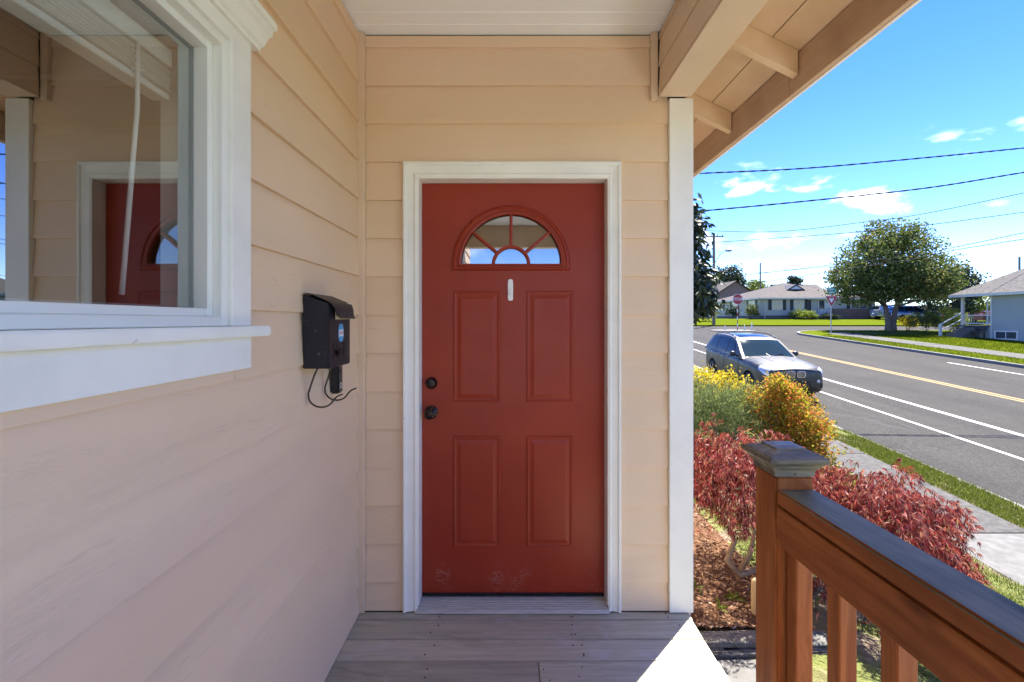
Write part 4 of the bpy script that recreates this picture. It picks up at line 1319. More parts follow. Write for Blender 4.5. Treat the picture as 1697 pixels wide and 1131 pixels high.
# weeping Japanese-maple beside the porch
def maple():
    bx, by = 1.86, 3.12
    bz = zyard(bx, by)
    t = thing('weeping_maple', 'low weeping laceleaf maple with dark red foliage behind the railing post', 'tree', (bx, by, bz))
    tk = MB()
    # twisted trunk and arching limbs
    pts = [(bx + 0.02, by, bz - 0.1), (bx, by + 0.02, bz + 0.15), (bx - 0.07, by - 0.02, bz + 0.30), (bx - 0.02, by + 0.03, bz + 0.46), (bx + 0.05, by, bz + 0.62)]
    tk.tube(pts, [0.055, 0.048, 0.042, 0.038, 0.03], 8)
    arms = []
    for k in range(15):
        a = k * 2.399 + 0.3
        rr_ = random.uniform(0.45, 0.98)
        s = Vector(pts[random.choice([2, 3, 4])])
        e = Vector((bx + 0.10 + 0.58 * rr_ * math.cos(a), by + 0.48 * rr_ * math.sin(a), bz + 0.56 - 0.22 * math.cos(a) - 0.36 * rr_ ** 2 + random.uniform(-.05, .1)))
        mid = s.lerp(e, 0.45) + Vector((0, 0, 0.12))
        pl_ = [s, s.lerp(mid, .5) + Vector((random.uniform(-.05, .05), random.uniform(-.05, .05), random.uniform(-.02, .05))), mid, mid.lerp(e, .5) + Vector((random.uniform(-.05, .05), random.uniform(-.05, .05), 0.05)), e]
        tk.tube(pl_, [0.022, 0.017, 0.012, 0.008, 0.004], 6)
        arms.append(pl_)
    # one contorted low limb on the left
    cpl = [(bx - 0.05, by - 0.02, bz + 0.26), (bx - 0.20, by - 0.05, bz + 0.16), (bx - 0.36, by - 0.08, bz + 0.13), (bx - 0.44, by - 0.07, bz + 0.22), (bx - 0.38, by - 0.05, bz + 0.33), (bx - 0.42, by - 0.04, bz + 0.46), (bx - 0.50, by, bz + 0.56)]
    tk.tube(cpl, [0.026, 0.023, 0.022, 0.020, 0.017, 0.014, 0.008], 7)
    cpl = [(bx - 0.37, by - 0.08, bz + 0.15), (bx - 0.30, by - 0.10, bz + 0.28), (bx - 0.27, by - 0.09, bz + 0.42), (bx - 0.33, by - 0.1, bz + 0.60)]
    tk.tube(cpl, [0.016, 0.014, 0.011, 0.006], 6)
    tk.build('trunk', M['bark_pale'], t, smooth=True)
    # leaves in drooping strands over three lumpy mounds: high on the left, low on the right
    V = []
    for (cen, rad, cnt) in (((-0.31, 0.06, 0.56), (0.46, 0.46, 0.50), 640), ((0.10, 0.08, 0.40), (0.42, 0.48, 0.42), 400), ((0.47, -0.14, 0.36), (0.44, 0.50, 0.48), 700)):
        cen = np.array([bx, by, bz]) + np.array(cen)
        for k in range(cnt):
            a = rng.uniform(0, 2 * math.pi)
            el = math.asin(rng.uniform(0.0, 1.0))
            lump = 1 + 0.10 * math.sin(3 * a + 1.0) + 0.08 * math.sin(5 * a + 6 * el) + rng.normal() * 0.05
            p0 = cen + np.array([rad[0] * math.cos(a) * math.cos(el), rad[1] * math.sin(a) * math.cos(el), rad[2] * math.sin(el)]) * lump * rng.uniform(0.6, 1.0)
            out = np.array([math.cos(a), math.sin(a), 0.0])
            n_ = int(rng.integers(8, 14))
            ln = rng.uniform(0.14, 0.30)
            tt = np.linspace(0, 1, n_)
            droop = 0.35 + 0.9 * (1 - math.sin(el))
            strand = p0 + out * (tt[:, None] * ln * (0.75 - 0.4 * (1 - math.sin(el)))) - np.array([0, 0, 1]) * (tt[:, None] ** 1.5 * ln * droop)
            strand = strand + rng.normal(size=strand.shape) * 0.018
            for q in strand:
                d = unit((out * 0.45 + np.array([0, 0, -0.95]) + rng.normal(size=3) * 0.38)[None])[0]
                s = unit(np.cross(d, rng.normal(size=3))[None])[0]
                Ls = rng.uniform(0.028, 0.058)
                for ang in (-0.85, -0.42, 0.0, 0.42, 0.85):
                    ax_ = d * math.cos(ang) + s * math.sin(ang)
                    V.append((q, ax_, Ls * (1 - 0.3 * abs(ang))))
    q = np.array([a[0] for a in V]); ax_ = np.array([a[1] for a in V]); L = np.array([a[2] for a in V])
    zmin = np.array([zyard(a, b) + 0.10 for a, b in q[:, :2]])
    k = q[:, 2] > zmin
    # keep the under-side on the left open so that the limbs show
    k &= ~((q[:, 0] < bx - 0.08) & (q[:, 2] < bz + 0.56 + 0.08 * np.sin(q[:, 0] * 17)) & (q[:, 1] < by + 0.4))
    v_ = diamonds(q[k], ax_[k], L[k], L[k] * 0.15, rng, 0.15)
    link('crown', fast_mesh('crown', v_, 4, M['leaf_maple']), t)
maple()

def on_yard(px, Y):
    X = (px - 846) / FPX * Y
    return (X, Y, zyard(X, Y))
b = on_yard(1318, 7.1)
shrub('spirea', 'orange and yellow tipped spirea shrub in front of the parked car', 'shrub', b, [((-0.05, 0, 0.72), (0.42, 0.42, 0.66), 0.55), ((-0.40, 0.15, 0.80), (0.30, 0.3, 0.55), 0.2), ((0.16, -0.1, 0.45), (0.38, 0.4, 0.5), 0.25), ((-0.25, 0.0, 1.32), (0.16, 0.16, 0.22), 0.08)], 0.040, M['leaf_spirea'], 420, 34, 0.055, axis_bias=(0, 0, 0.5), outward=0.5)
b = on_yard(1205, 7.5)
shrub('juniper', 'grey green feathery juniper left of the spirea', 'shrub', b, [((0, 0, 0.48), (0.85, 0.55, 0.55), 0.7), ((-0.35, -0.1, 0.62), (0.5, 0.4, 0.5), 0.3)], 0.075, M['leaf_juniper'], 520, 26, 0.055, elong=7.0, axis_bias=(0.2, 0, 0.55), outward=1.0)
b = on_yard(1178, 9.3)
shrub('golden_shrub', 'bright yellow low shrub beside the rear of the parked car', 'shrub', b, [((0, 0, 0.52), (0.95, 0.6, 0.62), 0.7), ((0.45, 0.1, 0.40), (0.55, 0.5, 0.5), 0.3)], 0.05, M['leaf_yellow'], 420, 30, 0.075, outward=0.4)
b = on_yard(1360, 6.6)
shrub('lime_ground_shrub', 'small lime green plant at the foot of the spirea', 'shrub', (4.35, 6.2, zyard(4.35, 6.2)), [((0, 0, 0.16), (0.30, 0.28, 0.22), 1.0)], 0.045, M['leaf_lime'], 70, 22, 0.045, stems=4)
tx, ty = 4.05, 12.0
shrub('weeping_cypress', 'tall dark weeping conifer beside the white corner board', 'tree', (tx, ty, zyard(tx, ty)), [((0, 0, 3.2), (0.98, 0.9, 1.5), 0.45), ((0.05, 0, 4.4), (0.75, 0.7, 0.9), 0.2), ((0.15, 0, 2.6), (1.0, 0.9, 0.75), 0.35)], 0.20, M['leaf_cypress'], 420, 30, 0.12, elong=2.6, axis_bias=(0, 0, -1.1), outward=0.5, stems=9)
# ================================================================== PARKED CARS
M['car_paint'] = pmat('graphite_car_paint', (0.066, 0.065, 0.062), 0.46, 0.03, 2, metallic=0.88, coat=0.12)
M['car_glass'] = (lambda g: g.done(g.bsdf((0.006, 0.008, 0.009), 0.04, None, 0, 0.2)))(G('dark_car_glass'))
M['screen_glass'] = (lambda g: g.done(g.bsdf((0.014, 0.026, 0.028), 0.04, None, 0, 0.3)))(G('windscreen_glass'))
M['tyre'] = pmat('tyre_rubber', (0.018, 0.018, 0.018), 0.85, 0.2)
M['alloy'] = pmat('alloy', (0.55, 0.55, 0.56), 0.3, 0.05, metallic=0.9)
M['chrome'] = pmat('chrome_trim', (0.70, 0.70, 0.71), 0.15, 0.03, metallic=1.0)
M['lamp'] = (lambda g: g.done(g.bsdf((0.55, 0.58, 0.62), 0.08, None, 0.2, 0.8)))(G('headlamp_lens'))
M['tail'] = pmat('tail_lamp', (0.30, 0.02, 0.02), 0.15, 0.05)
def interp(tab, y):
    ys = [r_[0] for r_ in tab]
    return [float(np.interp(y, ys, [r_[k] for r_ in tab])) for k in range(1, len(tab[0]))]
LOW = [(-2.43, .46, .62, .84, .92), (-2.40, .36, .75, .90, .98), (-2.30, .29, .86, .95, 1.035), (-2.12, .27, .92, .995, 1.075), (-1.85, .26, .95, 1.025, 1.11), (-1.50, .27, .964, 1.05, 1.14),
       (-1.1, .28, .967, 1.065, 1.165), (-0.80, .29, .967, 1.08, 1.18), (-.5, .29, .967, 1.09, 1.12), (0.3, .29, .968, 1.105, 1.125), (1.0, .29, .968, 1.12, 1.135), (1.6, .29, .966, 1.135, 1.155), (2.1, .31, .94, 1.14, 1.16), (2.30, .35, .89, 1.12, 1.14), (2.40, .43, .82, 1.05, 1.07), (2.43, .50, .76, 1.0, 1.02)]
def lowsec(y):
    zb, w, zs, zt = interp(LOW, y)
    return [(0, zb), (w * .84, zb), (w * .955, zb + .04), (w * .985, zb + .15), (w, zb + .36 * (zs - zb) + .08), (w * .992, zs - .16), (w * .975, zs - .06), (w * .935, zs + .0), (w * .86, zs + .035), (w * .62, zt - .012), (w * .45, zt), (0, zt + .012)]
ROOF = [(-.95, 1.14), (-.60, 1.345), (-.30, 1.53), (-.08, 1.65), (.15, 1.705), (.6, 1.755), (1.2, 1.755), (1.7, 1.72), (1.98, 1.665), (2.14, 1.50), (2.30, 1.28), (2.38, 1.13)]
def S(y, t, off=0.0):
    z, = interp(ROOF, y)
    wr = .915 - (z - 1.09) * .36
    if t <= 1:
        x = .915 + (wr - .915) * t + .016 * math.sin(math.pi * t)
        zz = 1.09 + (z - .05 - 1.09) * t
        nrm = Vector((1, 0, .36)).normalized()
    else:
        q = t - 1
        x = wr * (1 - q)
        zz = z - .05 + .05 * (1 - (1 - q) ** 2.4)
        e = 0.02
        za, = interp(ROOF, y - e); zb_, = interp(ROOF, y + e)
        nrm = Vector((0.15 * (1 - q), -(zb_ - za) / (2 * e), 1)).normalized()
    return Vector((x, y, zz)) + nrm * off
def Bsurf(y, t, off=0.0):
    sec = lowsec(y)
    i = min(int(t), len(sec) - 2)
    f = t - i
    a, b = sec[i], sec[i + 1]
    return Vector((a[0] + (b[0] - a[0]) * f + off, y, a[1] + (b[1] - a[1]) * f))
def patch(fn, corners, nu, nv, off, mirror=1):
    """corners (y,t): low-front, low-rear, up-rear, up-front"""
    v_, f_ = [], []
    for j in range(nv + 1):
        for i in range(nu + 1):
            a, b = i / nu, j / nv
            y = (corners[0][0] * (1 - a) + corners[1][0] * a) * (1 - b) + (corners[3][0] * (1 - a) + corners[2][0] * a) * b
            t = (corners[0][1] * (1 - a) + corners[1][1] * a) * (1 - b) + (corners[3][1] * (1 - a) + corners[2][1] * a) * b
            p_ = fn(y, t, off)
            v_.append((p_.x * mirror, p_.y, p_.z))
    for j in range(nv):
        for i in range(nu):
            k = j * (nu + 1) + i
            f_.append((k, k + 1, k + nu + 2, k + nu + 1))
    return v_, f_
def make_suv(label):
    t = thing('parked_car', label, 'car')
    ys = [-2.43, -2.42, -2.40, -2.36, -2.30, -2.2, -2.1, -1.95, -1.8, -1.65, -1.5, -1.35, -1.2, -1.0, -.8, -.65, -.5, -.2, .1, .5, .9, 1.2, 1.5, 1.8, 2.0, 2.1, 2.2, 2.3, 2.36, 2.40, 2.43]
    v_, f_ = [], []
    n_ = 0
    for y in ys:
        s = lowsec(y)
        ring = [(x, y, z) for x, z in s] + [(-x, y, z) for x, z in s[-2:0:-1]]
        n_ = len(ring)
        v_ += ring
    for i in range(len(ys) - 1):
        for k in range(n_):
            k2 = (k + 1) % n_
            f_.append((i * n_ + k, i * n_ + k2, (i + 1) * n_ + k2, (i + 1) * n_ + k))
    f_ += [tuple(range(n_ - 1, -1, -1)), tuple((len(ys) - 1) * n_ + k for k in range(n_))]
    me = MB().add(v_, f_).mesh('body', M['car_paint'])
    body = link('body', me, None)
    cut = MB()
    for yw in (-1.52, 1.41):
        for sx in (-1, 1):
            cut.lathe([(0.425, sx * 0.62), (0.425, sx * 1.1)], 28, (0, yw, 0.385), 'x')
    cme = cut.mesh('arch_cut', M['tyre'])
    co = link('arch_cut', cme)
    md = body.modifiers.new('b', 'BOOLEAN')
    md.operation = 'DIFFERENCE'; md.object = co; md.solver = 'EXACT'
    bpy.context.view_layer.update()
    me2 = bpy.data.meshes.new_from_object(body.evaluated_get(bpy.context.evaluated_depsgraph_get()))
    bpy.data.objects.remove(co); bpy.data.objects.remove(body)
    me2.name = 'body'
    me2.shade_smooth(); me2.set_sharp_from_angle(angle=R(32))
    body = link('body', me2, t)
    # cabin
    gy = [-.95, -.8, -.6, -.45, -.30, -.18, -.08, .02, .15, .35, .6, .9, 1.2, 1.45, 1.7, 1.86, 1.98, 2.06, 2.14, 2.22, 2.30, 2.38]
    ts = [0, .15, .35, .6, .85, 1.0, 1.06, 1.15, 1.3, 1.5, 1.75, 2.0]
    v_, f_ = [], []
    for y in gy:
        L_ = [S(y, q) for q in ts]
        v_ += [(p_.x, p_.y, p_.z) for p_ in L_] + [(-p_.x, p_.y, p_.z) for p_ in L_[-2::-1]]
    n_ = 2 * len(ts) - 1
    for i in range(len(gy) - 1):
        for k in range(n_ - 1):
            f_.append((i * n_ + k, i * n_ + k + 1, (i + 1) * n_ + k + 1, (i + 1) * n_ + k))
    MB().add(v_, f_).build('cabin_shell', M['car_paint'], t, smooth='auto')
    def two(name, mat, fn, cor, nu, nv, off):
        for sx in (1, -1):
            MB().add(*patch(fn, cor, nu, nv, off, sx)).build(name, mat, t, smooth=True)
    # windscreen and rear window across the middle
    for (nm, mt, y0_, y1_, tt) in (('windscreen', M['screen_glass'], -.88, -.10, 1.10), ('rear_window', M['car_glass'], 2.32, 2.04, 1.12), ('sunroof', M['car_glass'], .18, 1.25, 1.28)):
        v_, f_ = [], []
        for j in range(9):
            y = y0_ + (y1_ - y0_) * j / 8
            for q in np.linspace(tt, 2.0, 7):
                p_ = S(y, q, .006); v_.append((p_.x, p_.y, p_.z))
            for q in np.linspace(2.0, tt, 7)[1:]:
                p_ = S(y, q, .006); v_.append((-p_.x, p_.y, p_.z))
        for j in range(8):
            for k in range(12):
                f_.append((j * 13 + k, j * 13 + k + 1, (j + 1) * 13 + k + 1, (j + 1) * 13 + k))
        MB().add(v_, f_).build(nm, mt, t, smooth=True)
    two('side_window', M['car_glass'], S, [(-.62, .10), (.30, .10), (.30, .90), (-.05, .90)], 8, 4, .007)
    two('side_window', M['car_glass'], S, [(.38, .10), (1.20, .10), (1.18, .90), (.38, .90)], 6, 4, .007)
    two('side_window', M['car_glass'], S, [(1.28, .10), (1.98, .20), (1.80, .88), (1.26, .90)], 6, 4, .007)
    # doors as raised panels with handles
    for sx in (1, -1):
        for cor in ([(-.80, 3.1), (.33, 3.1), (.33, 6.9), (-.72, 6.9)], [(.37, 3.1), (1.02, 3.1), (1.26, 6.9), (.37, 6.9)]):
            d = MB().add(*patch(Bsurf, cor, 8, 8, .006, sx)).build('door', M['car_paint'], t, smooth=True)
            yh = cor[1][0] - .22
            p_ = Bsurf(yh, 6.1, .01)
            MB().box(sx * (p_.x - .005), sx * (p_.x + .025), yh - .10, yh + .10, p_.z - .016, p_.z + .016).build('handle', M['car_paint'], d, .008)
        ml_ = MB().lathe([(0.02, -.10), (.085, -.07), (.10, 0), (.085, .07), (.02, .09)], 12, (0, 0, 0), 'x')
        mo = ml_.build('wing_mirror', M['car_paint'], t, smooth=True, loc=(sx * 1.03, -.50, 1.21))
        mo.scale = (1, .75, .85)
        MB().tube([(sx * .88, -.52, 1.13), (sx * .98, -.50, 1.18)], .03, 6).build('mirror_stalk', M['black_plastic'], t)
        # roof rails, lamps, sills
        pts = [S(.12, 1.04, .0), S(.22, 1.04, .055), S(.7, 1.04, .065), S(1.3, 1.04, .06), S(1.72, 1.04, .05), S(1.84, 1.04, .0)]
        MB().tube([(sx * p_.x, p_.y, p_.z) for p_ in pts], .018, 6).build('roof_rail', M['black_plastic'], t, smooth=True)
        hl = MB().add(*patch(lambda y, q, o: Bsurf(y, q, o) + Vector((0, -.012, .004)), [(-2.385, 5.0), (-2.02, 5.9), (-2.00, 7.7), (-2.36, 8.3)], 7, 5, .008, sx))
        hl.build('headlight', M['lamp'], t, smooth=True)
        MB().add(*patch(Bsurf, [(2.22, 5.2), (2.41, 5.2), (2.40, 7.0), (2.10, 7.0)], 4, 4, .008, sx)).build('tail_light', M['tail'], t, smooth=True)
        MB().prism([(sx * .56, .42), (sx * .80, .44), (sx * .80, .58), (sx * .60, .56)], 'y', -2.405, -2.33).build('air_intake', M['black_plastic'], t)
        MB().lathe([(.05, -2.425), (.045, -2.44), (.01, -2.445)], 12, (sx * .66, 0, .635), 'y').build('fog_light', M['lamp'], t)
        # kidney grille
        kp = [(sx * .03, .755), (sx * .05, .735), (sx * .24, .740), (sx * .285, .79), (sx * .275, .90), (sx * .24, .935), (sx * .06, .935), (sx * .03, .91)]
        gr = MB().prism(kp, 'y', -2.462, -2.38).build('grille', M['chrome'], t, .006)
        for k in range(6):
            x = sx * (.065 + k * .035)
            MB().box(x - .010, x + .010, -2.4645, -2.4605, .765, .915).build('grille_slot', M['black_plastic'], gr)
        MB().add(*patch(Bsurf, [(-1.05, 2.0), (.95, 2.0), (.95, 3.0), (-1.05, 3.0)], 8, 2, .004, sx)).build('sill', M['black_plastic'], t)
    MB().box(-.46, .46, -2.438, -2.34, .46, .64).build('lower_grille', M['black_plastic'], t, .01)
    MB().lathe([(.038, -2.36), (.036, -2.375), (.01, -2.378)], 14, (0, 0, .985), 'y').build('bonnet_badge', M['chrome'], t)
    for sx in (-1, 1):
        MB().tube([(sx * .05 + .05, -.93, 1.175), (sx * .28 + .20, -.80, 1.245)], .010, 5).build('wiper', M['black_plastic'], t)
        MB().tube([(sx * .40, -1.05, 1.168), (sx * .33, -1.7, 1.125), (sx * .27, -2.25, 1.045)], .010, 5).build('bonnet_crease', M['car_paint'], t, smooth=True)
    # wheels
    w0 = None
    for yw in (-1.52, 1.41):
        for sx in (-1, 1):
            if w0 is None:
                w0 = MB().lathe([(.24, -.13), (.335, -.135), (.375, -.10), (.38, 0), (.375, .10), (.335, .135), (.24, .13), (.23, .06), (.23, -.06), (.24, -.13)], 28, (0, 0, 0), 'x').build('wheel', M['tyre'], t, smooth=True, loc=(sx * .84, yw, .38))
                rim = MB().lathe([(.235, .12), (.25, .135), (.235, .128), (.22, .05), (.05, .04)], 28, (0, 0, 0), 'x')
                for k in range(5):
                    for da in (-.13, .13):
                        a = 2 * math.pi * k / 5 + da
                        a2 = 2 * math.pi * k / 5 + da * .4
                        rim.tube([(.115, .05 * math.cos(a2), .05 * math.sin(a2)), (.122, .24 * math.cos(a), .24 * math.sin(a))], .021, 5)
                rim.lathe([(.055, .08), (.055, .118), (.02, .125)], 12, (0, 0, 0), 'x')
                rme = rim.mesh('rim', M['alloy'], smooth='auto')
                wme = w0.data
            else:
                w0 = link('wheel', wme, t, (sx * .84, yw, .38))
            rot = (0, 0, 0) if sx > 0 else (0, 0, math.pi)
            link('rim', rme, w0, (sx * .84, yw, .38), rot)
    return t
suv = make_suv('graphite grey sport utility car with roof rails parked at the near kerb')
def put_car(c, u, Y, yaw=0.0, zo=0.0):
    c.location = (upos(u, Y), Y, P(Y) + zo)
    c.rotation_euler = (math.atan(0.0545) if abs(yaw) < 0.5 else 0, 0, -math.atan(AZ) + yaw)
put_car(suv, 7.32, 15.25)
suv.scale = (0.94, 0.94, 0.96)
def recolour(c, mat):
    for ch in c.children_recursive:
        for sl in ch.material_slots:
            if sl.material == M['car_paint']:
                sl.link = 'OBJECT'
                sl.material = mat
for (lab, col, X, Y, yaw) in (('dark blue parked car behind the tree trunk', (0.015, 0.045, 0.12), 43.9, 50.8, 1.45), ('pale silver car partly hidden by the tree trunk', (0.55, 0.58, 0.60), 46.4, 56.0, 1.5), ('red car low beyond the porch railing of the grey house', (0.42, 0.035, 0.03), 50.5, 51.5, 1.5)):
    c = copy_tree(suv)
    c['label'] = lab
    c.scale = (1, 1, 1)
    recolour(c, pmat('paint', col, 0.25, 0.03, metallic=0.4, coat=1.0))
    put_car(c, X - AZ * Y, Y, yaw, 0.12)

# ================================================================== SIGNS
M['sign_red'] = pmat('sign_red', (0.42, 0.025, 0.035), 0.4, 0.05)
M['sign_white'] = pmat('sign_white', (0.78, 0.78, 0.77), 0.4, 0.05)
M['sign_green'] = pmat('sign_green', (0.0, 0.22, 0.14), 0.4, 0.05)
M['galv'] = pmat('galvanised_steel', (0.42, 0.43, 0.44), 0.5, 0.1, metallic=0.5)
def face_box(c, right, n_, mb, poly, d0, d1):
    pass
# stop sign on the island
sx_, sy_ = 19.05, 39.0
zb_ = P(sy_) + 0.06
ss = thing('stop_sign', 'red octagonal STOP sign on a red and white striped post', 'sign', (sx_, sy_, zb_))
for k in range(8):
    MB().lathe([(.035, zb_ + k * .30), (.035, zb_ + k * .30 + .2995)], 8, (sx_, sy_, 0)).build('post_band', M['sign_white'] if k % 2 else M['sign_red'], ss)
oc = lambda r_: [(sx_ + r_ * math.cos(R(22.5 + 45 * k)), zb_ + 2.62 + r_ * math.sin(R(22.5 + 45 * k))) for k in range(8)]
pl_ = MB().prism(oc(.46), 'y', sy_ - .055, sy_ - .045).build('sign_plate', M['sign_white'], ss)
MB().prism(oc(.435), 'y', sy_ - .059, sy_ - .0555).build('sign_face', M['sign_red'], pl_)
link('lettering', text_mesh('STOP', .34, M['sign_white'], 'lettering'), pl_, (sx_, sy_ - .063, zb_ + 2.62), (R(90), 0, 0))
for i, (px, h, lab) in enumerate(((1201.5, .35, 'short white delineator post left of the stop sign'), (1234, .42, 'short white delineator post just right of the stop sign'), (1246, .62, 'tallest white delineator post on the island right of the stop sign'))):
    X = (px - 846) / FPX * 39.6
    d = thing('delineator_post', lab, 'post', (X, 39.6, P(39.6) + .065), 'delineator posts on the traffic island')
    z = P(39.6) + .05
    MB().lathe([(.05, z), (.045, z + h), (.02, z + h + .03)], 8, (X, 39.6, 0)).build('tube', M['sign_white'], d)
    MB().lathe([(.10, z), (.09, z + .04)], 8, (X, 39.6, 0)).build('foot', M['black_plastic'], d)
# yield sign with street name plates
sx2, sy2 = 24.35, 35.3
zb2 = P(sy2) + 0.12
ys_ = thing('yield_sign', 'red and white triangular yield sign under green street name plates', 'sign', (sx2, sy2, zb2))
MB().lathe([(.036, zb2 - .1), (.036, zb2 + 3.45)], 8, (sx2, sy2, 0)).build('post', M['galv'], ys_)
tri = lambda r_: [(sx2 - r_ * .87, zb2 + 2.56 + r_ * .5), (sx2, zb2 + 2.56 - r_), (sx2 + r_ * .87, zb2 + 2.56 + r_ * .5)]
pl_ = MB().prism(tri(.56), 'y', sy2 - .055, sy2 - .045).build('sign_plate', M['sign_white'], ys_)
MB().prism(tri(.52), 'y', sy2 - .059, sy2 - .0555).build('sign_border', M['sign_red'], pl_)
MB().prism(tri(.25), 'y', sy2 - .063, sy2 - .0595).build('sign_centre', M['sign_white'], pl_)
link('lettering', text_mesh('YIELD', .095, M['sign_red'], 'lettering'), pl_, (sx2, sy2 - .066, zb2 + 2.63), (R(90), 0, 0))
for (z0, x0, x1) in ((3.02, -.30, .40), (3.25, -.34, .34)):
    p_ = MB().box(sx2 + x0, sx2 + x1, sy2 - .050, sy2 - .040, zb2 + z0, zb2 + z0 + .20).build('street_name_plate', M['sign_green'], ys_)
    for k in range(5):                       # lettering too small to read: a row of white marks
        xx = sx2 + x0 + .12 + k * .085
        MB().box(xx, xx + .05, sy2 - .0535, sy2 - .0505, zb2 + z0 + .05, zb2 + z0 + .15).build('plate_mark', M['sign_white'], p_)

# ================================================================== UTILITY POLES AND WIRES
M['pole'] = pmat('weathered_pole', (0.20, 0.165, 0.135), 0.9, 0.3, 10, stretch=(1, 1, .1), bump=0.4, bscale=20)
M['wire'] = pmat('black_cable', (0.012, 0.012, 0.013), 0.8, 0.1, spec=0.1)
M['wire_grey'] = pmat('grey_cable', (0.030, 0.031, 0.034), 0.8, 0.1, spec=0.1)
M['transformer'] = pmat('grey_enamel', (0.36, 0.37, 0.38), 0.5, 0.1)
def pole(label, px, ytop, Y, r_=.14, zbase=None, arm=None, can=False, light=False):
    tp = at(px, ytop, Y)
    zb = P(Y) + .1 if zbase is None else zbase
    t = thing('utility_pole', label, 'utility pole', (tp.x, Y, zb), 'wooden utility poles')
    MB().tube([(tp.x, Y, zb - .2), (tp.x, Y, tp.z)], [r_, r_ * .72], 10).build('shaft', M['pole'], t, smooth='auto')
    if arm:
        MB().box(tp.x - arm * .75, tp.x + arm * .75, Y - .16, Y - .10, tp.z - .42, tp.z - .30).build('crossarm', M['pole'], t)
        o_ = t.children[-1]
        for k in (-.68, -.25, .25, .68):
            MB().lathe([(.03, 0), (.05, .05), (.03, .12), (.05, .15), (.02, .2)], 8, (tp.x + arm * k, Y - .13, tp.z - .2995)).build('insulator', M['transformer'], t)
    if can:
        MB().lathe([(.02, -.02), (.21, 0), (.22, .75), (.17, .82), (.02, .86)], 14, (tp.x - .42, Y - .05, tp.z - 1.95)).build('transformer_can', M['transformer'], t, smooth='auto')
        MB().box(tp.x - .25, tp.x - .05, Y - .08, Y - .02, tp.z - 1.6, tp.z - 1.5).build('bracket', M['pole'], t)
    if light:
        MB().tube([(tp.x + .08, Y, tp.z - 2.9), (tp.x + .7, Y - .1, tp.z - 1.95), (tp.x + 1.2, Y - .15, tp.z - 1.72)], .035, 6).build('lamp_arm', M['galv'], t)
        MB().lathe([(.03, 0), (.13, .08), (.16, .35), (.12, .62), (.03, .68)], 10, (0, 0, 0), 'x').build('lamp_head', M['galv'], t, smooth=True, loc=(tp.x + 1.05, Y - .15, tp.z - 1.70))
        t.children[-1].scale = (1, 1, .45)
    return t
pole('tall wooden utility pole with transformer and street light beside the dark conifer', 1183, 387, 45.9, .16, None, 1.2, True, True)
pole('slim bare utility pole rising behind the beige house', 1260, 436, 78, .15)
pole('utility pole with crossarm at the left edge of the big tree', 1386.5, 424, 74, .16, None, 1.2)
pole('utility pole with small box right of the big tree', 1605, 439, 60, .17)
pole('thin utility pole above the ridge of the grey house', 1689.5, 426, 62, .16)
pole('thin distant pole just left of the tall utility pole', 1178, 448, 95, .12)
def wire(label, pts, Y0, Y1, r_, mat, twist=0.0, name='power_line'):
    """pts in photograph pixels; the cable hangs between depth Y0 (left) and Y1 (right)"""
    pts = [np.array(p_, float) for p_ in pts]
    a = pts[0] + (pts[0] - pts[1]) / np.linalg.norm(pts[0] - pts[1]) * 160
    b = pts[-1] + (pts[-1] - pts[-2]) / np.linalg.norm(pts[-1] - pts[-2]) * 220
    allp = [a] + pts + [b]
    W = []
    x0, x1 = allp[0][0], allp[-1][0]
    for p_ in allp:
        Y = Y0 + (Y1 - Y0) * (p_[0] - x0) / (x1 - x0)
        W.append(at(p_[0], p_[1], Y))
    fine = []
    for i in range(len(W) - 1):
        p0 = W[max(i - 1, 0)]; p1 = W[i]; p2 = W[i + 1]; p3 = W[min(i + 2, len(W) - 1)]
        n_ = 26 if twist else 10
        for k in range(n_):
            s = k / n_
            q = 0.5 * ((2 * p1) + (p2 - p0) * s + (2 * p0 - 5 * p1 + 4 * p2 - p3) * s * s + (3 * p1 - p0 - 3 * p2 + p3) * s ** 3)
            fine.append(q)
    fine.append(W[-1])
    mb = MB()
    if twist:
        for ph in (0, math.pi):
            mb.tube([q + Vector((0, math.cos(i * 1.1 + ph), math.sin(i * 1.1 + ph))) * twist for i, q in enumerate(fine)], r_, 6)
    else:
        mb.tube(fine, r_, 5)
    o = mb.build(name, mat, smooth=True)
    tag(o, label, 'cable', 'overhead lines')
wire('thick twisted black cable, highest of the overhead lines', [(1164, 287.5), (1337, 279), (1534, 261.6), (1697, 245.6)], 13, 13, .014, M['wire'], .009)
wire('thick twisted black cable, second highest of the overhead lines', [(1141.7, 352), (1336.8, 333.5), (1534, 312), (1697, 286)], 12.5, 12.5, .014, M['wire'], .009)
wire('thin grey line passing over the top of the big tree', [(1141.7, 382), (1287.5, 384), (1435, 368), (1534, 354), (1697, 320)], 42, 30, .024, M['wire_grey'])
wire('thin grey line crossing the crown of the big tree', [(1145.8, 404.5), (1287.5, 395), (1419, 385), (1530, 374), (1697, 352)], 36, 36, .026, M['wire_grey'])
wire('upper of two lines reaching the right edge below the clouds', [(1400, 437), (1511, 424), (1587, 409), (1697, 386)], 33, 26, .022, M['wire_grey'])
wire('lower of two lines reaching the right edge below the clouds', [(1400, 447), (1511, 430), (1587, 414), (1697, 396.5)], 33, 26, .022, M['wire_grey'])
wire('thin line strung between the two distant poles', [(1178, 450), (1260, 452), (1386, 441)], 85, 74, .03, M['wire_grey'])
wire('lowest thin line just over the roof of the beige house', [(1178, 462), (1260, 459), (1386, 462)], 85, 74, .025, M['wire_grey'])
wire('short thin line right of the big tree', [(1605, 461), (1640, 459), (1690, 455)], 60, 60, .025, M['wire_grey'])

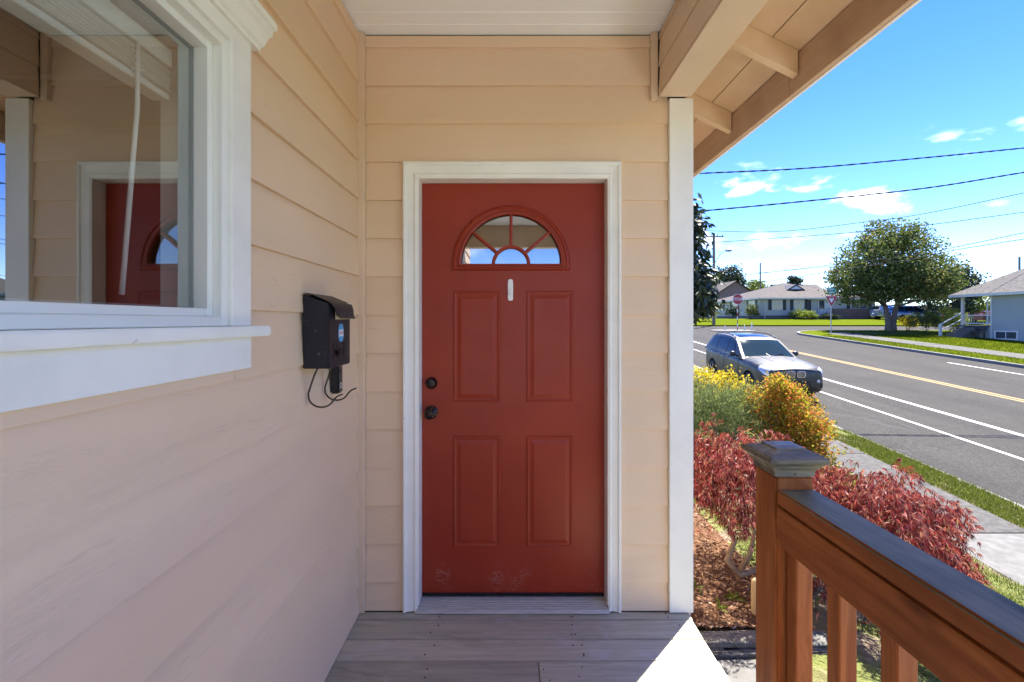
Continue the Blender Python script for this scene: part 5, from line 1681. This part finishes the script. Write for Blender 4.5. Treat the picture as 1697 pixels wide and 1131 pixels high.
# ================================================================== HOUSES ACROSS THE STREET
M['white_far'] = pmat('cream_siding', (0.40, 0.39, 0.35), 0.7, 0.06, 1)
M['grey_siding'] = pmat('blue_grey_siding', (0.30, 0.325, 0.32), 0.7, 0.06, 1)
M['roof_brown'] = pmat('brown_roof_shingle', (0.038, 0.027, 0.022), 0.95, 0.25, 2.2, bump=0.5, bscale=9, bdist=.03)
M['roof_grey'] = pmat('grey_roof_shingle', (0.062, 0.057, 0.056), 0.95, 0.35, 3.0, bump=0.5, bscale=9, bdist=.03)
M['shutter'] = pmat('black_shutter', (0.02, 0.022, 0.026), 0.6, 0.1)
M['far_trim'] = pmat('white_far_trim', (0.55, 0.55, 0.53), 0.5, 0.05)
M['far_glass'] = (lambda g: g.done(g.bsdf((0.055, 0.065, 0.075), 0.06, None, 0, 0.8)))(G('far_window_glass'))
def brick_mat(name, c1, c2, mortar, sc=4.0):
    g = G(name)
    v = g.coords('Object', (1, 1, 1), False)
    sp = g.n('ShaderNodeSeparateXYZ', {0: v})
    uv = g.n('ShaderNodeCombineXYZ', {0: g.math('ADD', sp.outputs[0], sp.outputs[1]), 1: sp.outputs[2]}).outputs[0]
    b = g.n('ShaderNodeTexBrick', {'Vector': uv, 'Color1': (*c1, 1), 'Color2': (*c2, 1), 'Mortar': (*mortar, 1), 'Scale': sc, 'Mortar Size': .012})
    return g.done(g.bsdf(b.outputs['Color'], 0.9, g.bump(b.outputs['Fac'], -.4, .01), 0, .2))
M['brick'] = brick_mat('tan_brick', (0.20, 0.12, 0.09), (0.16, 0.09, 0.07), (0.25, 0.22, 0.19))
M['brick_pink'] = brick_mat('pink_brick', (0.20, 0.14, 0.135), (0.165, 0.11, 0.11), (0.24, 0.20, 0.195))
def clap(mb, p0, p1, z0, z1, exp, out):
    """lap boards on a wall between plan points p0, p1; out = outward unit vector"""
    z = z0
    while z < z1 - 0.01:
        zt = min(z + exp, z1)
        a, b = Vector((*p0, 0)), Vector((*p1, 0))
        o1, o2 = Vector((*out, 0)) * .022, Vector((*out, 0)) * .006
        v_ = [a + o1 + Vector((0, 0, z)), b + o1 + Vector((0, 0, z)), b + o2 + Vector((0, 0, zt)), a + o2 + Vector((0, 0, zt)), a + Vector((0, 0, z)), b + Vector((0, 0, z))]
        mb.add(v_, [(0, 1, 2, 3), (4, 5, 1, 0)])
        z = zt
def far_window(parent, c, right, out, w, h, shutters=True, split=1):
    """c: centre on the wall plane"""
    c, r_, o_ = Vector(c), Vector((*right, 0)), Vector((*out, 0))
    def bx(a0, a1, z0, z1, d0, d1, name, mat, par):
        v_ = []
        for d in (d0, d1):
            for (a, z) in ((a0, z0), (a1, z0), (a1, z1), (a0, z1)):
                v_.append(c + r_ * a + o_ * d + Vector((0, 0, z)))
        return MB().add(v_, [(0, 1, 2, 3), (4, 5, 6, 7), (0, 1, 5, 4), (1, 2, 6, 5), (2, 3, 7, 6), (3, 0, 4, 7)]).build(name, mat, par)
    f = bx(-w / 2 - .08, w / 2 + .08, -h / 2 - .08, h / 2 + .08, .024, .055, 'window', M['far_trim'], parent)
    for k in range(split + 1):
        a0 = -w / 2 + w * k / (split + 1) + .03
        a1 = -w / 2 + w * (k + 1) / (split + 1) - .03
        bx(a0, a1, -h / 2, h / 2, .056, .060, 'pane', M['far_glass'], f)
    if shutters:
        for s in (-1, 1):
            a = s * (w / 2 + .33)
            bx(min(a - .19, a + .19), max(a - .19, a + .19), -h / 2 - .1, h / 2 + .1, .024, .06, 'shutter', M['shutter'], f)
    return f
def hip_roof(parent, x0, x1, y0, y1, z, rise, ov, mat, name='roof', fasc=M['far_trim'], along='x'):
    X0, X1, Y0, Y1 = x0 - ov, x1 + ov, y0 - ov, y1 + ov
    if along == 'x':
        half = (Y1 - Y0) / 2
        r0, r1 = (X0 + half, (Y0 + Y1) / 2), (X1 - half, (Y0 + Y1) / 2)
        tops = [(r0[0], r0[1], z + rise), (r1[0], r1[1], z + rise)]
        f_ = [(0, 1, 5, 4), (1, 2, 5), (2, 3, 4, 5), (3, 0, 4)]
    else:
        half = (X1 - X0) / 2
        tops = [((X0 + X1) / 2, Y0 + half, z + rise), ((X0 + X1) / 2, Y1 - half, z + rise)]
        f_ = [(0, 1, 4), (1, 2, 5, 4), (2, 3, 5), (3, 0, 4, 5)]
    v_ = [(X0, Y0, z), (X1, Y0, z), (X1, Y1, z), (X0, Y1, z)] + tops
    r_ = MB().add(v_, f_ + [(3, 2, 1, 0)]).build(name, mat, parent)
    MB().box(X0 - .03, X1 + .03, Y0 - .03, Y0 + .01, z - .18, z - .002).box(X0 - .03, X0 + .01, Y0 + .011, Y1, z - .18, z - .002).build('gutter', fasc, r_)
    return r_
# ---- beige ranch house
hb = thing('ranch_house', 'long cream ranch house with brown hip roof and black shutters', 'house', (38, 64, P(58)))
z0 = P(58) + .1
zt = 4.30
HX0, HX1, HY0, HY1 = 31.0, 45.2, 57.6, 72.0
MB().box(HX0, HX1, HY0, HY1, z0 - .3, zt).build('wall', M['white_far'], hb)
m = MB()
clap(m, (HX0, HY0), (39.6, HY0), z0 + .42, zt - .15, .2, (0, -1))
clap(m, (HX0, HY0), (HX0, HY1), z0 + .42, zt - .15, .2, (-1, 0))
tag(m.build('lap_siding', M['white_far'], hb, fix=False), kind='stuff')
MB().box(HX0 - .03, 39.6, HY0 - .03, HY0 - .001, z0 - .3, z0 + .40).box(HX0 - .03, HX0 - .001, HY0, HY1, z0 - .3, z0 + .40).build('foundation', M['concrete'], hb)
MB().box(39.61, HX1 + .02, HY0 - .35, HY0 - .001, z0 - .3, z0 + 1.25).build('brick_front', M['brick'], hb, .01)
rf = hip_roof(hb, HX0, HX1, HY0, HY1, zt, 2.45, .55, M['roof_brown'])
v_ = [(36.1, 60.6, 5.55), (38.3, 60.6, 5.55), (37.2, 60.6, 6.22), (37.2, 63.2, 6.22), (36.1, 61.2, 5.60), (38.3, 61.2, 5.60)]
MB().add([(35.95, 60.5, 5.45), (38.45, 60.5, 5.45), (37.2, 60.5, 6.25), (37.2, 63.5, 6.25), (35.95, 62.0, 5.45), (38.45, 62.0, 5.45)], [(0, 1, 2), (0, 2, 3, 4), (1, 5, 3, 2)]).build('vent_gable', M['shutter'], rf)
MB().add([(36.45, 60.46, 5.58), (37.95, 60.46, 5.58), (37.2, 60.46, 6.02)], [(0, 1, 2)]).build('vent_louvre', M['far_trim'], rf)
MB().lathe([(.12, 0), (.12, .25), (.05, .3)], 8, (42.2, 61.0, 5.5)).build('roof_vent', M['far_trim'], rf)
for cx_ in (33.05, 35.75):
    far_window(hb, (cx_, HY0, z0 + 1.72), (1, 0), (0, -1), 1.15, 1.12)
far_window(hb, (43.2, HY0, z0 + 1.80), (1, 0), (0, -1), 2.0, 1.0)
for cy_ in (59.6, 64.2, 68.5):
    far_window(hb, (HX0, cy_, z0 + 1.80), (0, 1), (-1, 0), 1.5, 0.95)
dr = MB().box(39.0, 39.58, HY0 - .06, HY0 - .03, z0 + .42, z0 + 2.5).build('side_light', M['far_trim'], hb)
dr = MB().box(38.1, 38.98, HY0 - .07, HY0 - .03, z0 + .42, z0 + 2.45).build('door', M['far_trim'], hb)
MB().box(38.22, 38.86, HY0 - .085, HY0 - .0705, z0 + 1.2, z0 + 2.3).build('pane', M['far_glass'], dr)
MB().box(36.9, 37.25, HY0 - .045, HY0 - .025, z0 + .9, z0 + 2.3).build('narrow_window', M['shutter'], hb)
MB().box(36.8, 40.0, HY0 - 1.6, HY0 - .36, z0 - .3, z0 + .38).build('stoop', M['concrete'], hb, .01)
stp = MB()
for k in range(8):
    stp.tube([(36.85 + k * .44, HY0 - 1.55, z0 + .38), (36.85 + k * .44, HY0 - 1.55, z0 + 1.2)], .015, 5)
stp.tube([(36.85, HY0 - 1.55, z0 + 1.2), (39.95, HY0 - 1.55, z0 + 1.2)], .02, 5)
stp.build('stoop_railing', M['shutter'], hb)
MB().box(31.45, 31.52, HY0 - .1, HY0 - .03, z0 - .2, zt - .2).build('downpipe', M['far_trim'], hb)
# ---- pink brick gable house
hp = thing('gable_house', 'pinkish brick gabled house behind the tall utility pole', 'house', (41, 86, P(58)))
gx0, gx1, gy0, gy1, ge, gp = 37.4, 44.0, 84.0, 94.0, 6.4, 8.55
MB().add([(gx0, gy0, 1.2), (gx1, gy0, 1.2), (gx1, gy0, ge), ((gx0 + gx1) / 2, gy0, gp), (gx0, gy0, ge), (gx0, gy1, 1.2), (gx1, gy1, 1.2), (gx1, gy1, ge), ((gx0 + gx1) / 2, gy1, gp), (gx0, gy1, ge)], [(0, 1, 2, 3, 4), (9, 8, 7, 6, 5), (0, 4, 9, 5), (1, 6, 7, 2)]).build('wall', M['brick_pink'], hp)
for s in (-1, 1):
    xm = (gx0 + gx1) / 2
    xe = xm + s * 3.7
    ze = gp - 3.7 / 3.3 * (gp - ge)
    MB().add([(xm, gy0 - .4, gp + .03), (xe, gy0 - .4, ze + .03), (xe, gy1 + .4, ze + .03), (xm, gy1 + .4, gp + .03), (xm, gy0 - .4, gp + .18), (xe, gy0 - .4, ze + .18), (xe, gy1 + .4, ze + .18), (xm, gy1 + .4, gp + .18)], [(0, 1, 2, 3), (4, 5, 6, 7), (0, 1, 5, 4), (1, 2, 6, 5), (2, 3, 7, 6)]).build('roof', M['roof_brown'], hp)
# ---- roofs behind
for (lab, x0, x1, Y, zr, ze, mat) in (('far house with dark roof ridge showing above the cream ranch house', 55.5, 64.0, 94, 9.2, 6.8, M['roof_grey']), ('far low roof just left of the dark ridge behind the ranch house', 48.0, 56.0, 99, 8.1, 6.4, M['roof_brown'])):
    h_ = thing('distant_house', lab, 'house', ((x0 + x1) / 2, Y + 4, P(58)))
    MB().box(x0, x1, Y, Y + 8, 1.2, ze).build('wall', M['white_far'], h_)
    v_ = [(x0 - .5, Y - .5, ze), (x1 + .5, Y - .5, ze), (x1 + .5, Y + 4, zr), (x0 - .5, Y + 4, zr), (x0 - .5, Y + 8.5, ze), (x1 + .5, Y + 8.5, ze)]
    MB().add(v_, [(0, 1, 2, 3), (3, 2, 5, 4), (0, 3, 4), (1, 5, 2)]).build('roof', mat, h_)
# ---- grey house at the right
hg = thing('grey_bungalow', 'blue grey clapboard bungalow with corner porch at the right edge', 'house', (35, 27, P(28)))
gx = upos(30.6, 31)
zg0 = P(31) + .10
zge = zg0 + 3.05
X0, X1, Y0, Y1 = gx, gx + 9.0, 17.0, 31.0
MB().box(X0, X1, Y0, Y1, zg0 - 1.2, zge).build('wall', M['grey_siding'], hg)
m = MB()
clap(m, (X0, Y0), (X0, Y1), zg0 - .8, zge - .05, .13, (-1, 0))
tag(m.build('lap_siding', M['grey_siding'], hg, fix=False), kind='stuff')
MB().box(X0 - .04, X0 + .06, Y1 - .05, Y1 + .04, zg0 - .3, zge - .06).build('corner_board', M['far_trim'], hg)
PYE = 33.1
pf = MB().box(X0 - .05, X1, Y1 + .041, PYE + .05, zg0 - .3, zg0 + .82).build('porch_base', M['grey_siding'], hg)
MB().box(X0 - .12, X1, Y1 + .0415, PYE + .12, zg0 + .821, zg0 + .90).build('porch_floor', M['concrete'], hg)
MB().box(X0 + 2.2, X1, Y1 + .3, PYE - .3, zg0 + .91, zge).build('porch_rear_wall', M['tan_trim'], hg)
for (xx, yy) in ((X0 + .02, PYE - .12), (X0 + 2.4, PYE - .12)):
    MB().box(xx, xx + .16, yy, yy + .16, zg0 + .905, zge - .06).build('porch_post', M['far_trim'], hg, .01)
pr_ = MB()
pr_.box(X0 + .04, X0 + .10, Y1 + .06, PYE - .13, zg0 + 1.55, zg0 + 1.62).box(X0 + .04, X0 + .10, Y1 + .06, PYE - .13, zg0 + 1.0, zg0 + 1.06)
for k in range(9):
    yy = Y1 + .2 + k * .2
    pr_.box(X0 + .055, X0 + .085, yy, yy + .03, zg0 + 1.061, zg0 + 1.549)
pr_.build('porch_railing', M['far_trim'], hg)
MB().box(X0 - .22, X0 - .05, Y1 + .35, Y1 + 1.0, zg0 + 1.25, zg0 + 1.55).build('planter_box', pmat('terracotta_box', (0.28, 0.09, 0.05)), hg, .01)
st_ = MB()
for k in range(5):
    st_.box(X0 - .2 - .28 * (k + 1), X0 - .2 - .28 * k, PYE - 1.4, PYE - .2, zg0 - .3, zg0 + .74 - .16 * k)
st_.build('porch_steps', M['concrete'], hg)
sr = MB()
sr.tube([(X0 - .05, PYE - .1, zg0 + 1.75), (X0 - 1.55, PYE - .1, zg0 + .95)], .045, 6).tube([(X0 - .05, PYE - .1, zg0 + 1.3), (X0 - 1.55, PYE - .1, zg0 + .5)], .035, 6)
sr.box(X0 - 1.62, X0 - 1.48, PYE - .17, PYE - .03, zg0 - .1, zg0 + 1.0)
sr.build('step_railing', M['far_trim'], hg)
rg = hip_roof(hg, X0, X1, Y0, PYE, zge, 3.2, .45, M['roof_grey'], along='y')
MB().box(X0 - .43, X1, Y0 - .4, PYE + .43, zge - .05, zge - .003).build('eave_soffit', M['far_trim'], rg)
far_window(hg, (X0, 30.05, zg0 + .28), (0, 1), (-1, 0), 1.3, .42, False, 1)
far_window(hg, (X0, 27.6, zg0 + 1.9), (0, 1), (-1, 0), 1.6, 1.3, False, 1)
MB().tube([(X0 - .03, Y1 - .05, zge - .15), (X0 + .05, Y1 + .3, zge - .5), (X0 + .05, Y1 + .3, zg0 + .9)], .05, 6).build('downpipe', M['far_trim'], hg)
bn = thing('garden_bench', 'dark bench against the base of the grey bungalow', 'bench', (X0 - .5, 31.5, zg0))
MB().box(X0 - .75, X0 - .30, 31.1, 32.6, zg0 + .40, zg0 + .45).build('seat', M['shutter'], bn)
MB().box(X0 - .29, X0 - .25, 31.1, 32.6, zg0 + .50, zg0 + .85).build('backrest', M['shutter'], bn)
for (dx, yy) in ((-.72, 31.15), (-.72, 32.5), (-.30, 31.15), (-.30, 32.5)):
    MB().box(X0 + dx - .03, X0 + dx + .03, yy, yy + .06, zg0 - .02, zg0 + .399).build('leg', M['shutter'], bn)

# ================================================================== FAR TREES, HEDGES, FENCE
tb = (31.1, 38.0, P(38) + .1)
tree('broadleaf_tree', 'large round leafy tree with forked trunk on the corner lawn', 'tree', tb, 2.5, .29,
     [((0.1, 0, 5.0), (4.3, 4.0, 3.3), .50), ((-2.4, 0, 3.9), (2.5, 2.6, 2.3), .19), ((2.5, 0, 4.0), (2.5, 2.6, 2.3), .19), ((0.2, 0, 7.4), (2.5, 2.4, 1.7), .12)],
       .19, M['leaf_green'], 1050, 34, .30, forks=2, limbs=24)
def gz(Y):
    return P(Y) + .1
tree('dark_evergreen_tree', 'dark evergreen between the big tree and the grey bungalow', 'tree', (46.0, 49.0, gz(49)), 1.2, .3, [((0, 0, 3.0), (3.0, 2.4, 2.6), .7), ((1.6, 0, 4.2), (1.7, 1.6, 1.6), .3)], .22, M['leaf_dark'], 260, 34, .32)
tree('round_dark_tree', 'dark rounded tree behind the pinkish brick house', 'tree', (46.8, 100, 1.7), 4, .4, [((0, 0, 8.2), (3.3, 3, 3.2), .7), ((0, 0, 5.6), (3.4, 3, 2.5), .3)], .45, M['leaf_dark'], 230, 26, .5)
tree('pale_green_tree', 'pale green small tree left of the slim pole', 'tree', (52.6, 100, 1.7), 4, .25, [((0, 0, 6.6), (2.3, 2, 2.2), .8), ((-1.2, 0, 5.4), (1.6, 1.5, 1.5), .2)], .35, M['leaf_lime'], 120, 24, .4)
tree('clipped_dark_tree', 'small dark clipped tree above the roof ridge of the ranch house', 'tree', (60.0, 98, 1.7), 4, .2, [((0, 0, 8.0), (1.3, 1, 1.2), 1)], .35, M['leaf_dark'], 60, 24, .3)
tree('lime_tree', 'light green tree seen through the porch of the grey bungalow', 'tree', (50.2, 50.5, gz(50)), 1.0, .2, [((0, 0, 2.4), (1.9, 1.6, 1.7), 1)], .2, M['leaf_lime'], 120, 26, .3)
def bush(lab, px, Y, w, h, mat, leaf=.09, n_=120, per=30, name='bush', grp=None):
    X = (px - 846) / FPX * Y
    z = P(Y) + .1
    shrub(name, lab, 'bush', (X, Y, z), [((0, 0, h * .5), (w / 2, w / 2.4, h * .52), .7), ((w * .2, 0, h * .38), (w * .36, w * .3, h * .4), .3)], leaf, mat, n_, per, .10, grp)
bush('dark rounded bush right of the tree trunk', 1533, 37.0, 2.5, 1.75, M['leaf_green'])
bush('bright lime bush left of the porch steps', 1574, 36.5, 2.4, 1.9, M['leaf_lime'])
bush('small mixed bush close to the right side of the tree trunk', 1505, 39.0, 1.3, 1.3, M['leaf_yellow'], n_=70)
bush('round light green bush in front of the ranch house', 1330, 56.3, 3.0, 1.15, M['leaf_lime'], .12)
bush('upright dark green bush at the side of the ranch house', 1246, 56.9, 1.6, 1.9, M['leaf_green'], .12, 90)
bush('reddish shrub behind the stop sign', 1213, 58.5, 1.8, 1.7, M['leaf_dark'], .12, 90)
bush('dark low bush below the brick front of the ranch house', 1372, 56.0, 2.2, .7, M['leaf_dark'], .12, 70)
bush('small green plant under the porch of the grey bungalow', 1592, 33.6, .9, .9, M['leaf_green'], .08, 50)
bush('low bush at the foot of the tall utility pole', 1168, 52.0, 2.4, 2.0, M['leaf_lime'], .13, 90)
fn = thing('wooden_fence', 'brown board fence behind the cars right of the ranch house', 'fence', (52, 60, gz(58)))
M['fence'] = pmat('brown_fence', (0.16, 0.085, 0.055), 0.85, 0.3, 3)
fme = MB().box(-.09, .09, -.012, .012, 0, 1.75).mesh('board', M['fence'])
for k in range(95):
    xx = 45.4 + k * .2
    link('board', fme, fn, (xx, 60.2 + (k % 2) * .006, gz(60) + random.uniform(-.02, .02)))
for zz in (.4, 1.4):
    MB().box(45.3, 64.4, 60.22, 60.28, gz(60) + zz, gz(60) + zz + .09).build('fence_rail', M['fence'], fn)
